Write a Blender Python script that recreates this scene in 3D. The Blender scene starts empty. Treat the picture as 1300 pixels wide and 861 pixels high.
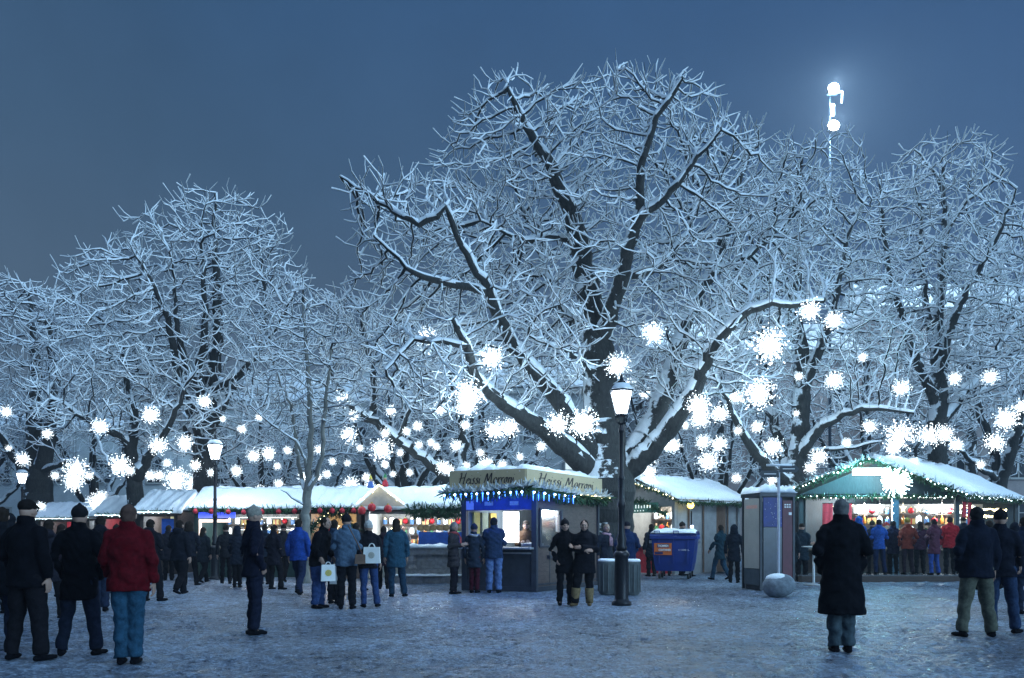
import bpy, math, random
import numpy as np
from mathutils import Vector, Matrix
PI = math.pi
HAZE = 0.0010
F, CX, HY, CH = 1100.0, 650.0, 681.0, 1.38
sc = bpy.context.scene
COL = sc.collection

def P(px, py, d):
    return Vector(((px - CX) / F * d, d, CH + (HY - py) / F * d))
def X_(px, d):
    return (px - CX) / F * d

# ------------------------------------------------------------------ materials
MATS = {}
def mat(name, col, rough=0.7, var=0.25, scale=8.0, bump=0.15, metal=0.0, emit=0.0, spec=0.4, stretch=(1, 1, 1)):
    if name in MATS:
        return MATS[name]
    m = bpy.data.materials.new(name); m.use_nodes = True
    nt = m.node_tree; b = nt.nodes['Principled BSDF']
    tc = nt.nodes.new('ShaderNodeTexCoord'); mp = nt.nodes.new('ShaderNodeMapping')
    mp.inputs['Scale'].default_value = stretch
    nt.links.new(tc.outputs['Object'], mp.inputs['Vector'])
    nz = nt.nodes.new('ShaderNodeTexNoise'); nz.inputs['Scale'].default_value = scale
    nz.inputs['Detail'].default_value = 5.0; nz.inputs['Roughness'].default_value = 0.6
    nt.links.new(mp.outputs['Vector'], nz.inputs['Vector'])
    rp = nt.nodes.new('ShaderNodeValToRGB')
    lo = [max(0, c * (1 - var)) for c in col]; hi = [min(1, c * (1 + var)) for c in col]
    rp.color_ramp.elements[0].color = (*lo, 1); rp.color_ramp.elements[0].position = 0.3
    rp.color_ramp.elements[1].color = (*hi, 1); rp.color_ramp.elements[1].position = 0.7
    nt.links.new(nz.outputs['Fac'], rp.inputs['Fac'])
    nt.links.new(rp.outputs['Color'], b.inputs['Base Color'])
    b.inputs['Roughness'].default_value = rough; b.inputs['Metallic'].default_value = metal
    b.inputs['Specular IOR Level'].default_value = spec
    if bump > 0:
        bp = nt.nodes.new('ShaderNodeBump'); bp.inputs['Strength'].default_value = bump
        bp.inputs['Distance'].default_value = 0.03
        nt.links.new(nz.outputs['Fac'], bp.inputs['Height'])
        nt.links.new(bp.outputs['Normal'], b.inputs['Normal'])
    if emit > 0:
        b.inputs['Emission Color'].default_value = (*col, 1)
        b.inputs['Emission Strength'].default_value = emit
        m.cycles.emission_sampling = 'NONE'
    MATS[name] = m
    return m

def glow(name, col, strength, sample=False):
    if name in MATS:
        return MATS[name]
    m = bpy.data.materials.new(name); m.use_nodes = True
    b = m.node_tree.nodes['Principled BSDF']
    b.inputs['Base Color'].default_value = (0.5, 0.5, 0.5, 1)
    b.inputs['Emission Color'].default_value = (*col, 1)
    b.inputs['Emission Strength'].default_value = strength
    m.cycles.emission_sampling = 'AUTO' if sample else 'NONE'
    MATS[name] = m
    return m

def glassy(name, col=(0.8, 0.9, 1.0), clear=0.85):
    if name in MATS:
        return MATS[name]
    m = bpy.data.materials.new(name); m.use_nodes = True
    nt = m.node_tree
    out = nt.nodes['Material Output']; nt.nodes.remove(nt.nodes['Principled BSDF'])
    t = nt.nodes.new('ShaderNodeBsdfTransparent'); t.inputs['Color'].default_value = (*col, 1)
    g = nt.nodes.new('ShaderNodeBsdfGlossy'); g.inputs['Roughness'].default_value = 0.08
    mx = nt.nodes.new('ShaderNodeMixShader'); mx.inputs['Fac'].default_value = 1 - clear
    nt.links.new(t.outputs[0], mx.inputs[1]); nt.links.new(g.outputs[0], mx.inputs[2])
    nt.links.new(mx.outputs[0], out.inputs['Surface'])
    MATS[name] = m
    return m

# ------------------------------------------------------------------ geometry
class G:
    """collects shapes; build() links them as ONE mesh object"""
    def __init__(s):
        s.v = []; s.f = []; s.m = []; s.sm = []; s.mi = 0; s.smooth = False
    def add(s, vs, fs):
        b = len(s.v)
        s.v.extend([tuple(p) for p in vs])
        for f in fs:
            s.f.append(tuple(i + b for i in f)); s.m.append(s.mi); s.sm.append(s.smooth)
        return s
    def box(s, c, size, rz=0.0, M=None, taper=1.0):
        x, y, z = [k / 2 for k in size]
        vs = []
        for dz, t in ((-z, 1.0), (z, taper)):
            for dx, dy in ((-x, -y), (x, -y), (x, y), (-x, y)):
                vs.append(Vector((dx * t, dy * t, dz)))
        R = M if M is not None else Matrix.Rotation(rz, 3, 'Z')
        c = Vector(c)
        vs = [R @ v + c for v in vs]
        return s.add(vs, [(3, 2, 1, 0), (4, 5, 6, 7), (0, 1, 5, 4), (1, 2, 6, 5), (2, 3, 7, 6), (3, 0, 4, 7)])
    def beam(s, p, q, w, h=None):
        p, q = Vector(p), Vector(q); d = q - p; L = d.length
        if L < 1e-6: return s
        h = h or w
        y = d.normalized(); up = Vector((0, 0, 1)) if abs(y.z) < 0.95 else Vector((0, 1, 0))
        x = y.cross(up).normalized(); z = x.cross(y)
        M = Matrix((x, y, z)).transposed()
        return s.box((p + q) / 2, (w, L, h), M=M)
    def wall(s, p, q, z0, z1, t):
        p, q = Vector((p[0], p[1])), Vector((q[0], q[1])); d = q - p
        c = (p + q) / 2
        return s.box((c.x, c.y, (z0 + z1) / 2), (d.length, t, z1 - z0), rz=math.atan2(d.y, d.x))
    def tube(s, pts, rs, n=10, ry=None, cap=True, side=None):
        pts = [Vector(p) for p in pts]; k = len(pts)
        if not hasattr(rs, '__len__'): rs = [rs] * k
        if ry is None: ry = rs
        vs = []; fs = []
        for i, p in enumerate(pts):
            d = (pts[min(i + 1, k - 1)] - pts[max(i - 1, 0)]).normalized()
            if side is None:
                ref = Vector((0, 0, 1)) if abs(d.z) < 0.9 else Vector((0, 1, 0))
                a = d.cross(ref).normalized()
            else:
                a = Vector(side); a = (a - d * a.dot(d)).normalized()
            b = a.cross(d)
            for j in range(n):
                t = 2 * PI * j / n
                vs.append(p + a * (math.cos(t) * rs[i]) + b * (math.sin(t) * ry[i]))
        for i in range(k - 1):
            for j in range(n):
                j2 = (j + 1) % n
                fs.append((i * n + j, i * n + j2, (i + 1) * n + j2, (i + 1) * n + j))
        if cap:
            fs.append(tuple(range(n - 1, -1, -1))); fs.append(tuple((k - 1) * n + j for j in range(n)))
        return s.add(vs, fs)
    def lathe(s, prof, n=16, c=(0, 0, 0), cap=True):
        vs = []; fs = []; c = Vector(c)
        for r, z in prof:
            for j in range(n):
                t = 2 * PI * (j + 0.5) / n
                vs.append(c + Vector((r * math.cos(t), r * math.sin(t), z)))
        for i in range(len(prof) - 1):
            for j in range(n):
                j2 = (j + 1) % n
                fs.append((i * n + j, i * n + j2, (i + 1) * n + j2, (i + 1) * n + j))
        if cap:
            fs.append(tuple(range(n - 1, -1, -1))); fs.append(tuple((len(prof) - 1) * n + j for j in range(n)))
        return s.add(vs, fs)
    def ball(s, c, r, n=8, m=6, M=None):
        if not hasattr(r, '__len__'): r = (r, r, r)
        c = Vector(c); vs = [Vector((0, 0, -1))]; fs = []
        for i in range(1, m):
            ph = -PI / 2 + PI * i / m
            for j in range(n):
                t = 2 * PI * j / n
                vs.append(Vector((math.cos(ph) * math.cos(t), math.cos(ph) * math.sin(t), math.sin(ph))))
        vs.append(Vector((0, 0, 1)))
        for j in range(n):
            j2 = (j + 1) % n
            fs.append((0, 1 + j2, 1 + j)); e = 1 + (m - 2) * n
            fs.append((e + j, e + j2, len(vs) - 1))
            for i in range(m - 2):
                b = 1 + i * n
                fs.append((b + j, b + j2, b + n + j2, b + n + j))
        vs = [Vector((v.x * r[0], v.y * r[1], v.z * r[2])) for v in vs]
        if M is not None: vs = [M @ v for v in vs]
        return s.add([v + c for v in vs], fs)
    def octa(s, c, r):
        c = Vector(c)
        vs = [c + Vector(v) * r for v in ((1, 0, 0), (-1, 0, 0), (0, 1, 0), (0, -1, 0), (0, 0, 1), (0, 0, -1))]
        return s.add(vs, [(0, 2, 4), (2, 1, 4), (1, 3, 4), (3, 0, 4), (2, 0, 5), (1, 2, 5), (3, 1, 5), (0, 3, 5)])
    def prism(s, poly, v):
        """closed polygon of 3-D points extruded by v"""
        n = len(poly); v = Vector(v); a = [Vector(p) for p in poly]
        fs = [tuple(range(n - 1, -1, -1)), tuple(range(n, 2 * n))]
        for i in range(n):
            j = (i + 1) % n; fs.append((i, j, n + j, n + i))
        return s.add(a + [p + v for p in a], fs)
    def build(s, name, mats, parent=None, loc=None):
        me = bpy.data.meshes.new(name)
        v = s.v
        off = Vector(loc) if loc is not None else None
        if off is not None:
            v = [(p[0] - off.x, p[1] - off.y, p[2] - off.z) for p in v]
        me.from_pydata(v, [], s.f)
        if not isinstance(mats, (list, tuple)): mats = [mats]
        for m in mats: me.materials.append(m)
        me.polygons.foreach_set('material_index', s.m)
        me.polygons.foreach_set('use_smooth', s.sm)
        me.update()
        o = bpy.data.objects.new(name, me); COL.objects.link(o)
        if parent is not None: o.parent = parent
        elif off is not None: o.location = off
        return o

def mesh_np(name, V, Q, mats, parent=None, smooth=True, mi=None):
    """numpy verts, faces (quads or tris) -> one mesh object"""
    me = bpy.data.meshes.new(name)
    k = Q.shape[1]; n = len(Q)
    me.vertices.add(len(V)); me.vertices.foreach_set('co', np.ascontiguousarray(V, dtype=np.float32).ravel())
    me.loops.add(n * k); me.loops.foreach_set('vertex_index', np.ascontiguousarray(Q, dtype=np.int32).ravel())
    me.polygons.add(n)
    me.polygons.foreach_set('loop_start', np.arange(0, n * k, k, dtype=np.int32))
    me.polygons.foreach_set('loop_total', np.full(n, k, dtype=np.int32))
    for m in (mats if isinstance(mats, (list, tuple)) else [mats]): me.materials.append(m)
    me.polygons.foreach_set('use_smooth', np.full(n, smooth, dtype=bool))
    if mi is not None: me.polygons.foreach_set('material_index', mi)
    me.update(calc_edges=True)
    o = bpy.data.objects.new(name, me); COL.objects.link(o)
    if parent is not None: o.parent = parent
    return o

def thing(name, label, cat, loc=(0, 0, 0), rz=0.0, group=None):
    o = bpy.data.objects.new(name, None); COL.objects.link(o)
    o.empty_display_size = 0.2
    o.location = loc; o.rotation_euler = (0, 0, rz)
    o['label'] = label; o['category'] = cat
    if group: o['group'] = group
    return o
def tag(o, label, cat, group=None, kind=None):
    o['label'] = label; o['category'] = cat
    if group: o['group'] = group
    if kind: o['kind'] = kind
    return o
def dup(root, loc, rz=None, label=None, scale=None, group=None):
    r = root.copy(); COL.objects.link(r); r.location = loc
    if rz is not None: r.rotation_euler = (0, 0, rz)
    if scale is not None: r.scale = scale if hasattr(scale, '__len__') else (scale,) * 3
    if label: r['label'] = label
    if group: r['group'] = group
    for ch in list(root.children):
        c = ch.copy(); COL.objects.link(c); c.parent = r
        for g in ch.children:
            d = g.copy(); COL.objects.link(d); d.parent = c
    return r
def lamp(name, parent, loc, col, watts, radius=0.1):
    l = bpy.data.lights.new(name, 'POINT'); l.color = col; l.energy = watts; l.shadow_soft_size = radius
    o = bpy.data.objects.new(name, l); COL.objects.link(o); o.parent = parent; o.location = loc
    return o
def lettering(name, body, size, m, parent, origin, xdir, updir=(0, 0, 1), shear=0.0, ext=0.004, width=None, align='LEFT', bold=0.0):
    cu = bpy.data.curves.new(name, 'FONT'); cu.body = body; cu.size = size; cu.shear = shear
    cu.extrude = ext; cu.align_x = align; cu.offset = bold
    cu.materials.append(m)
    o = bpy.data.objects.new(name, cu); COL.objects.link(o)
    x = Vector(xdir).normalized(); u = Vector(updir); u = (u - x * u.dot(x)).normalized(); n = x.cross(u)
    M = Matrix((x, u, n)).transposed().to_4x4(); M.translation = Vector(origin)
    if width:
        bpy.context.view_layer.update()
        w = o.dimensions.x
        if w > 1e-6: M = M @ Matrix.Diagonal((width / w, 1, 1, 1))
    bpy.context.view_layer.update()
    me = bpy.data.meshes.new_from_object(o.evaluated_get(bpy.context.evaluated_depsgraph_get()))
    bpy.data.objects.remove(o); me.name = name
    me.materials.clear(); me.materials.append(m)
    o = bpy.data.objects.new(name, me); COL.objects.link(o)
    o.parent = parent; o.matrix_local = M
    return o

# brush script: strokes per letter on a grid, x height .5, capital height 1
GLYPH = {
 'H': (.78, [[(.02, .86), (.16, .98), (.22, .86), (.18, .45), (.10, .04)], [(.66, 1.0), (.60, .6), (.52, .02), (.62, .04)], [(.02, .46), (.30, .54), (.66, .56)]]),
 'e': (.40, [[(.04, .22), (.20, .28), (.32, .38), (.26, .50), (.12, .44), (.06, .22), (.12, .04), (.24, .02), (.38, .14)]]),
 'i': (.22, [[(.06, .48), (.05, .20), (.08, .03), (.20, .10)], [(.09, .70), (.11, .74)]]),
 's': (.36, [[(.30, .46), (.18, .52), (.08, .42), (.20, .28), (.28, .14), (.16, .01), (.02, .07)]]),
 'M': (.98, [[(.02, .06), (.10, .10), (.18, .55), (.24, .98), (.38, .40), (.44, .14), (.58, .60), (.70, 1.0), (.74, .5), (.78, .04), (.92, .10)]]),
 'a': (.44, [[(.34, .44), (.20, .52), (.06, .36), (.06, .12), (.16, .01), (.30, .16), (.36, .48), (.34, .12), (.42, .06)]]),
 'r': (.32, [[(.04, .46), (.10, .48), (.08, .02)], [(.09, .28), (.20, .48), (.32, .46)]]),
 'o': (.42, [[(.22, .50), (.08, .38), (.06, .14), (.18, .01), (.32, .14), (.32, .38), (.22, .50), (.40, .42)]]),
 'n': (.46, [[(.05, .46), (.10, .48), (.07, .02)], [(.08, .26), (.22, .48), (.34, .42), (.32, .10), (.36, .02), (.44, .10)]]),
 ' ': (.30, []),
}
def script_text(name, text, h, m, parent, origin, xdir, width, slant=.22, pen=.085, ext=.006):
    x = Vector(xdir).normalized(); u = Vector((0, 0, 1)); n = x.cross(u)
    tot = sum(GLYPH[c][0] for c in text); k = width / tot; g = G(); cx = 0.0
    for c in text:
        w, strokes = GLYPH[c]
        for st in strokes:
            # smooth the stroke
            p = [Vector((a, b)) for a, b in st]
            for _ in range(2):
                q = [p[0]]
                for a, b in zip(p[:-1], p[1:]): q += [a * .75 + b * .25, a * .25 + b * .75]
                p = q + [p[-1]]
            L = []; R = []
            for i, a in enumerate(p):
                d = p[min(i + 1, len(p) - 1)] - p[max(i - 1, 0)]
                ang = math.atan2(d.y, d.x); t = i / (len(p) - 1)
                wd = pen * (.30 + .70 * abs(math.sin(ang - .6))) * (.5 + .5 * min(1, 6 * t, 6 * (1 - t) + .3))
                nn = Vector((-math.sin(ang), math.cos(ang))) * wd / 2
                L.append(a + nn); R.append(a - nn)
            P3 = lambda v, o: Vector(origin) + x * ((cx + v.x + slant * v.y) * k) + u * (v.y * h) + n * o
            vs = [P3(v, ext) for v in L] + [P3(v, ext) for v in R] + [P3(v, 0) for v in L] + [P3(v, 0) for v in R]
            N = len(L); fs = []
            for i in range(N - 1):
                fs += [(i, N + i, N + i + 1, i + 1), (2 * N + i, i, i + 1, 2 * N + i + 1), (N + i, 3 * N + i, 3 * N + i + 1, N + i + 1)]
            g.add(vs, fs)
        cx += w
    return g.build(name, m, parent)

# shared materials (real base colours)
SNOW = mat('snow', (0.84, 0.87, 0.90), 0.75, 0.06, 14, 0.25)
WOOD_D = mat('dark_wood', (0.05, 0.035, 0.03), 0.7, 0.35, 6, 0.3, stretch=(1, 1, 6))
WOOD_M = mat('brown_wood', (0.15, 0.10, 0.075), 0.65, 0.3, 6, 0.3, stretch=(8, 8, 1))
WOOD_P = mat('pale_board', (0.42, 0.42, 0.40), 0.7, 0.12, 5, 0.15)
BLACKM = mat('black_iron', (0.012, 0.013, 0.018), 0.42, 0.4, 30, 0.15, metal=0.3)
STEEL = mat('steel', (0.42, 0.44, 0.46), 0.45, 0.2, 12, 0.1, metal=0.6)
GREYP = mat('grey_panel', (0.32, 0.34, 0.36), 0.6, 0.15, 4, 0.08)
FIR = mat('fir_needles', (0.03, 0.085, 0.04), 0.8, 0.5, 20, 0)
STONE = mat('stone', (0.30, 0.29, 0.28), 0.85, 0.3, 9, 0.5)
RED = mat('red_cloth', (0.55, 0.03, 0.05), 0.7, 0.25, 10, 0.1)
BLUEP = mat('blue_panel', (0.02, 0.05, 0.32), 0.5, 0.2, 8, 0.05)
WARM = glow('warm_bulb', (1.0, 0.85, 0.45), 9)
COOL = glow('cool_bulb', (0.75, 0.93, 1.0), 9)
BLUEL = glow('blue_bulb', (0.03, 0.16, 1.0), 7)
TUBE = glow('tube_light', (1.0, 0.93, 0.86), 7)
# ------------------------------------------------------------------ world, ground, buildings
rnd = random.Random(7)
rng = np.random.default_rng(11)
def world():
    w = bpy.data.worlds.new('World'); sc.world = w; w.use_nodes = True
    nt = w.node_tree; bg = nt.nodes['Background']; out = nt.nodes['World Output']
    sky = nt.nodes.new('ShaderNodeTexSky'); sky.sky_type = 'NISHITA'; sky.sun_disc = False
    sky.sun_elevation = math.radians(2.0); sky.sun_rotation = SUN_ROT
    bg2 = nt.nodes.new('ShaderNodeBackground')
    nt.links.new(sky.outputs[0], bg2.inputs['Color']); bg2.inputs['Strength'].default_value = 0.006
    # low night overcast lit from below by the town
    tc = nt.nodes.new('ShaderNodeTexCoord'); sep = nt.nodes.new('ShaderNodeSeparateXYZ')
    nt.links.new(tc.outputs['Generated'], sep.inputs[0])
    nz = nt.nodes.new('ShaderNodeTexNoise'); nz.inputs['Scale'].default_value = 2.2; nz.inputs['Detail'].default_value = 3
    nt.links.new(tc.outputs['Generated'], nz.inputs['Vector'])
    a1 = nt.nodes.new('ShaderNodeMath'); a1.operation = 'MULTIPLY_ADD'
    nt.links.new(nz.outputs['Fac'], a1.inputs[0]); a1.inputs[1].default_value = 0.12
    nt.links.new(sep.outputs['Z'], a1.inputs[2])
    rp = nt.nodes.new('ShaderNodeValToRGB'); e = rp.color_ramp.elements
    e[0].position = 0.16; e[0].color = (0.086, 0.132, 0.190, 1)
    e[1].position = 0.62; e[1].color = (0.034, 0.092, 0.200, 1)
    k = e.new(0.45); k.color = (0.050, 0.108, 0.200, 1)
    nt.links.new(a1.outputs[0], rp.inputs['Fac'])
    # cloud overhead, out of view, made far brighter as added fill on snow tops
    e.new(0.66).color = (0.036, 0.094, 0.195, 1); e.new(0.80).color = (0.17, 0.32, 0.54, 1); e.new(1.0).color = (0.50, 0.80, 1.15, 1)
    # a bluer side to the right
    mx = nt.nodes.new('ShaderNodeMix'); mx.data_type = 'RGBA'; mx.blend_type = 'MULTIPLY'
    mr = nt.nodes.new('ShaderNodeMapRange'); mr.inputs['From Min'].default_value = -0.35; mr.inputs['From Max'].default_value = 0.5
    nt.links.new(sep.outputs['X'], mr.inputs['Value']); nt.links.new(mr.outputs[0], mx.inputs['Factor'])
    nt.links.new(rp.outputs['Color'], mx.inputs['A']); mx.inputs['B'].default_value = (0.98, 1.1, 1.3, 1)
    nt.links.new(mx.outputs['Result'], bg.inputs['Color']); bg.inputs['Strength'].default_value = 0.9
    n5 = nt.nodes.new('ShaderNodeTexNoise'); n5.inputs['Scale'].default_value = 3.2; n5.inputs['Detail'].default_value = 5; n5.inputs['Roughness'].default_value = .6
    nt.links.new(tc.outputs['Generated'], n5.inputs['Vector'])
    m5 = nt.nodes.new('ShaderNodeMapRange'); m5.inputs['From Min'].default_value = .3; m5.inputs['From Max'].default_value = .7; m5.inputs['To Min'].default_value = .80; m5.inputs['To Max'].default_value = .98
    nt.links.new(n5.outputs['Fac'], m5.inputs['Value']); nt.links.new(m5.outputs[0], bg.inputs['Strength'])
    ad = nt.nodes.new('ShaderNodeAddShader')
    nt.links.new(bg.outputs[0], ad.inputs[0]); nt.links.new(bg2.outputs[0], ad.inputs[1])
    nt.links.new(ad.outputs[0], out.inputs['Surface'])

SUN_AZ = math.radians(48)      # the light comes from behind and right of the camera, low and soft
SUN_EL = math.radians(16)
SUN_ROT = math.radians(180) - SUN_AZ
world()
sl = bpy.data.lights.new('added_fill_sun', 'SUN'); sl.energy = 2.7; sl.angle = math.radians(38); sl.color = (0.42, 0.72, 1.0)  # added soft fill, standing in for town floodlights behind the camera; no moon
so = bpy.data.objects.new('added_fill_sun', sl); COL.objects.link(so)
dv = Vector((math.sin(SUN_AZ) * math.cos(SUN_EL), -math.cos(SUN_AZ) * math.cos(SUN_EL), math.sin(SUN_EL)))
so.rotation_euler = dv.to_track_quat('Z', 'Y').to_euler()

# ground: one sheet, trampled snow and slush
def fbm(x, y, seed, octs, base):
    r = np.random.default_rng(seed); out = np.zeros_like(x); amp = 1.0; f = base
    for _ in range(octs):
        for __ in range(5):
            a = r.uniform(0, 2 * PI); ph = r.uniform(0, 2 * PI); k = f * r.uniform(0.7, 1.4)
            out += amp * np.sin((x * math.cos(a) + y * math.sin(a)) * k + ph + 1.5 * np.sin(y * k * 0.37 + ph * 3)) / 5
        amp *= 0.55; f *= 2.1
    return out
def ground():
    xs = np.concatenate([np.array([-140, -110, -60, -40, -30]), np.arange(-26, -10, 0.13), np.arange(-10, 10, 0.065), np.arange(10, 27, 0.13), np.array([31, 41, 60, 110, 140])])
    ys = np.concatenate([np.array([-30, -12, 0, 4]), np.arange(6.5, 15, 0.06), np.arange(15, 24, 0.10), np.arange(24, 36, 0.2), np.array([38, 42, 50, 65, 80, 110, 150])])
    X, Y = np.meshgrid(xs, ys)
    act = np.clip((36 - Y) / 6, 0, 1) * np.clip((Y - 4) / 2, 0, 1) * np.clip((27 - np.abs(X)) / 3, 0, 1)
    Z = (0.014 * fbm(X, Y, 3, 3, 2.2) + 0.006 * fbm(X, Y, 5, 3, 9.0) + 0.007 * np.random.default_rng(2).normal(size=X.shape)) * act - 0.008
    # drifts left standing along the foot of the stalls
    Z += 0.05 * np.exp(-((Y - 26.3) / 1.1) ** 2) * (0.6 + 0.5 * fbm(X, Y, 9, 2, 1.3)) * act
    # footprints: tracks of paired prints, a dent with a pushed up rim
    r = np.random.default_rng(12)
    for tr in range(80):
        x, y = r.uniform(-9, 9), r.uniform(7, 19); a = r.uniform(0, 2 * PI) if tr % 3 else r.choice([0.1, 3.0]) + r.normal(scale=.3)
        for k in range(14):
            x += .62 * math.cos(a); y += .62 * math.sin(a); a += r.normal(scale=.07); sd = .10 * (1 if k % 2 else -1)
            fx, fy = x - sd * math.sin(a), y + sd * math.cos(a)
            i0, i1 = np.searchsorted(xs, [fx - .35, fx + .35]); j0, j1 = np.searchsorted(ys, [fy - .35, fy + .35])
            if i1 - i0 < 3 or j1 - j0 < 3: continue
            dx = X[j0:j1, i0:i1] - fx; dy = Y[j0:j1, i0:i1] - fy
            u = (dx * math.cos(a) + dy * math.sin(a)) / .17; v = (-dx * math.sin(a) + dy * math.cos(a)) / .075
            q = np.sqrt(u * u + v * v)
            Z[j0:j1, i0:i1] += -.015 * np.exp(-(q ** 4)) + .006 * np.exp(-((q - 1.45) / .4) ** 2)
    V = np.stack([X.ravel(), Y.ravel(), Z.ravel()], 1)
    nx = len(xs); ny = len(ys)
    i = np.arange(nx - 1)[None, :] + np.arange(ny - 1)[:, None] * nx
    Q = np.stack([i, i + 1, i + 1 + nx, i + nx], -1).reshape(-1, 4)
    m = bpy.data.materials.new('trampled_snow'); m.use_nodes = True
    nt = m.node_tree; b = nt.nodes['Principled BSDF']; L = nt.links.new
    tc = nt.nodes.new('ShaderNodeTexCoord')
    n1 = nt.nodes.new('ShaderNodeTexNoise'); n1.inputs['Scale'].default_value = 0.35; n1.inputs['Detail'].default_value = 4
    n2 = nt.nodes.new('ShaderNodeTexNoise'); n2.inputs['Scale'].default_value = 3.5; n2.inputs['Detail'].default_value = 8; n2.inputs['Roughness'].default_value = 0.72
    n3 = nt.nodes.new('ShaderNodeTexNoise'); n3.inputs['Scale'].default_value = 22; n3.inputs['Detail'].default_value = 6; n3.inputs['Roughness'].default_value = 0.7
    for n in (n1, n2, n3): L(tc.outputs['Object'], n.inputs['Vector'])
    ad = nt.nodes.new('ShaderNodeMath'); ad.operation = 'MULTIPLY_ADD'; ad.inputs[1].default_value = 0.8
    L(n1.outputs['Fac'], ad.inputs[0]); L(n2.outputs['Fac'], ad.inputs[2])
    ad2 = nt.nodes.new('ShaderNodeMath'); ad2.operation = 'MULTIPLY_ADD'; ad2.inputs[1].default_value = 1.6
    L(n3.outputs['Fac'], ad2.inputs[0]); L(ad.outputs[0], ad2.inputs[2])
    rp = nt.nodes.new('ShaderNodeValToRGB'); e = rp.color_ramp.elements
    mr = nt.nodes.new('ShaderNodeMapRange'); mr.inputs['From Min'].default_value = 1.12; mr.inputs['From Max'].default_value = 2.12
    vo = nt.nodes.new('ShaderNodeTexVoronoi'); vo.inputs['Scale'].default_value = 8; L(tc.outputs['Object'], vo.inputs['Vector'])
    ad3 = nt.nodes.new('ShaderNodeMath'); ad3.operation = 'MULTIPLY_ADD'; ad3.inputs[1].default_value = -0.35
    L(vo.outputs['Distance'], ad3.inputs[0]); L(ad2.outputs[0], ad3.inputs[2]); ad2 = ad3
    L(ad2.outputs[0], mr.inputs['Value']); L(mr.outputs[0], rp.inputs['Fac'])
    e[0].position = 0.22; e[0].color = (0.05, 0.075, 0.125, 1)
    e[1].position = 0.80; e[1].color = (0.60, 0.73, 0.90, 1)
    k = e.new(0.46); k.color = (0.20, 0.27, 0.39, 1)
    k = e.new(0.60); k.color = (0.37, 0.48, 0.64, 1)
    L(rp.outputs['Color'], b.inputs['Base Color'])
    r2 = nt.nodes.new('ShaderNodeMapRange'); r2.inputs['To Min'].default_value = 0.22; r2.inputs['To Max'].default_value = 0.7
    L(mr.outputs[0], r2.inputs['Value']); L(r2.outputs[0], b.inputs['Roughness'])
    bp = nt.nodes.new('ShaderNodeBump'); bp.inputs['Strength'].default_value = 1.0; bp.inputs['Distance'].default_value = 0.09
    L(ad2.outputs[0], bp.inputs['Height']); L(bp.outputs['Normal'], b.inputs['Normal'])
    o = mesh_np('ground', V, Q, m); o['kind'] = 'structure'
    return o
ground()

# town houses behind the trees
def house(x0, x1, y, h, cols, rows, wm, label, winw=1.0, winh=1.6, lit=()):
    t = thing('town_house', label, 'building', ((x0 + x1) / 2, y, 0), group='houses behind the square')
    cx = (x0 + x1) / 2; W = x1 - x0
    g = G(); g.box((0, 4, h / 2), (W, 8, h)); g.build('wall', wm, t)
    g = G(); g.prism([(-W / 2 - .4, -.5, h), (-W / 2 - .4, 4, h + 2.6), (-W / 2 - .4, 8.5, h)], (W + .8, 0, 0)); rf = g.build('roof', SNOW, t)
    g = G(); g.box((W * .2, 4, h + 2.4), (.8, .8, 2.0)); g.build('chimney', wm, rf)
    g = G(); g.box((0, -.16, h - .25), (W + .3, .3, .35)); g.build('cornice', WOOD_P, t)
    for r in range(rows):
        for c in range(cols):
            wx = -W / 2 + W * (c + .5) / cols; wz = 1.9 + r * (h - 2.2) / rows + 0.6
            f = G()
            f.box((wx - winw / 2 - .06, -.05, wz), (.12, .1, winh + .24)); f.box((wx + winw / 2 + .06, -.05, wz), (.12, .1, winh + .24))
            f.box((wx, -.05, wz + winh / 2 + .06), (winw, .1, .12)); f.box((wx, -.07, wz - winh / 2 - .06), (winw, .14, .12))
            f.box((wx, -.04, wz), (.06, .06, winh)); f.box((wx, -.035, wz + winh * .15), (winw, .05, .05))
            w = f.build('window', WOOD_P, t)
            p = G(); p.box((wx, -.012, wz), (winw, .02, winh))
            p.build('pane', PANE_LIT if (r, c) in lit else PANE, w)
    return t
PANE = mat('dark_pane', (0.03, 0.04, 0.05), 0.12, 0.2, 3, 0)
PANE_LIT = glow('lit_pane', (0.75, 0.95, 1.0), 0.9)
W1 = mat('grey_plaster', (0.42, 0.45, 0.46), 0.85, 0.15, 1.5, 0.2)
W2 = mat('brown_plaster', (0.36, 0.31, 0.30), 0.85, 0.2, 1.5, 0.2)
W3 = mat('pale_plaster', (0.60, 0.63, 0.63), 0.85, 0.12, 1.5, 0.2)
house(-44, -23, 60, 9.0, 6, 2, W3, 'long pale plastered house behind the dark trees and far stalls', lit=((0, 4),))
house(-22.5, -6, 62, 11.0, 5, 3, W1, 'grey house behind the thin young tree and long snowy stall')
house(-5.5, 8, 56, 11.0, 5, 3, W1, 'grey house with rows of windows behind the chestnut stand', lit=((1, 3),))
house(8.5, 21, 52, 12.5, 5, 3, W2, 'brownish house behind the telephone booth', lit=((0, 0),))
house(21.5, 40, 50, 14.5, 6, 4, W2, 'tall brownish house behind the big gabled stall')
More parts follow.
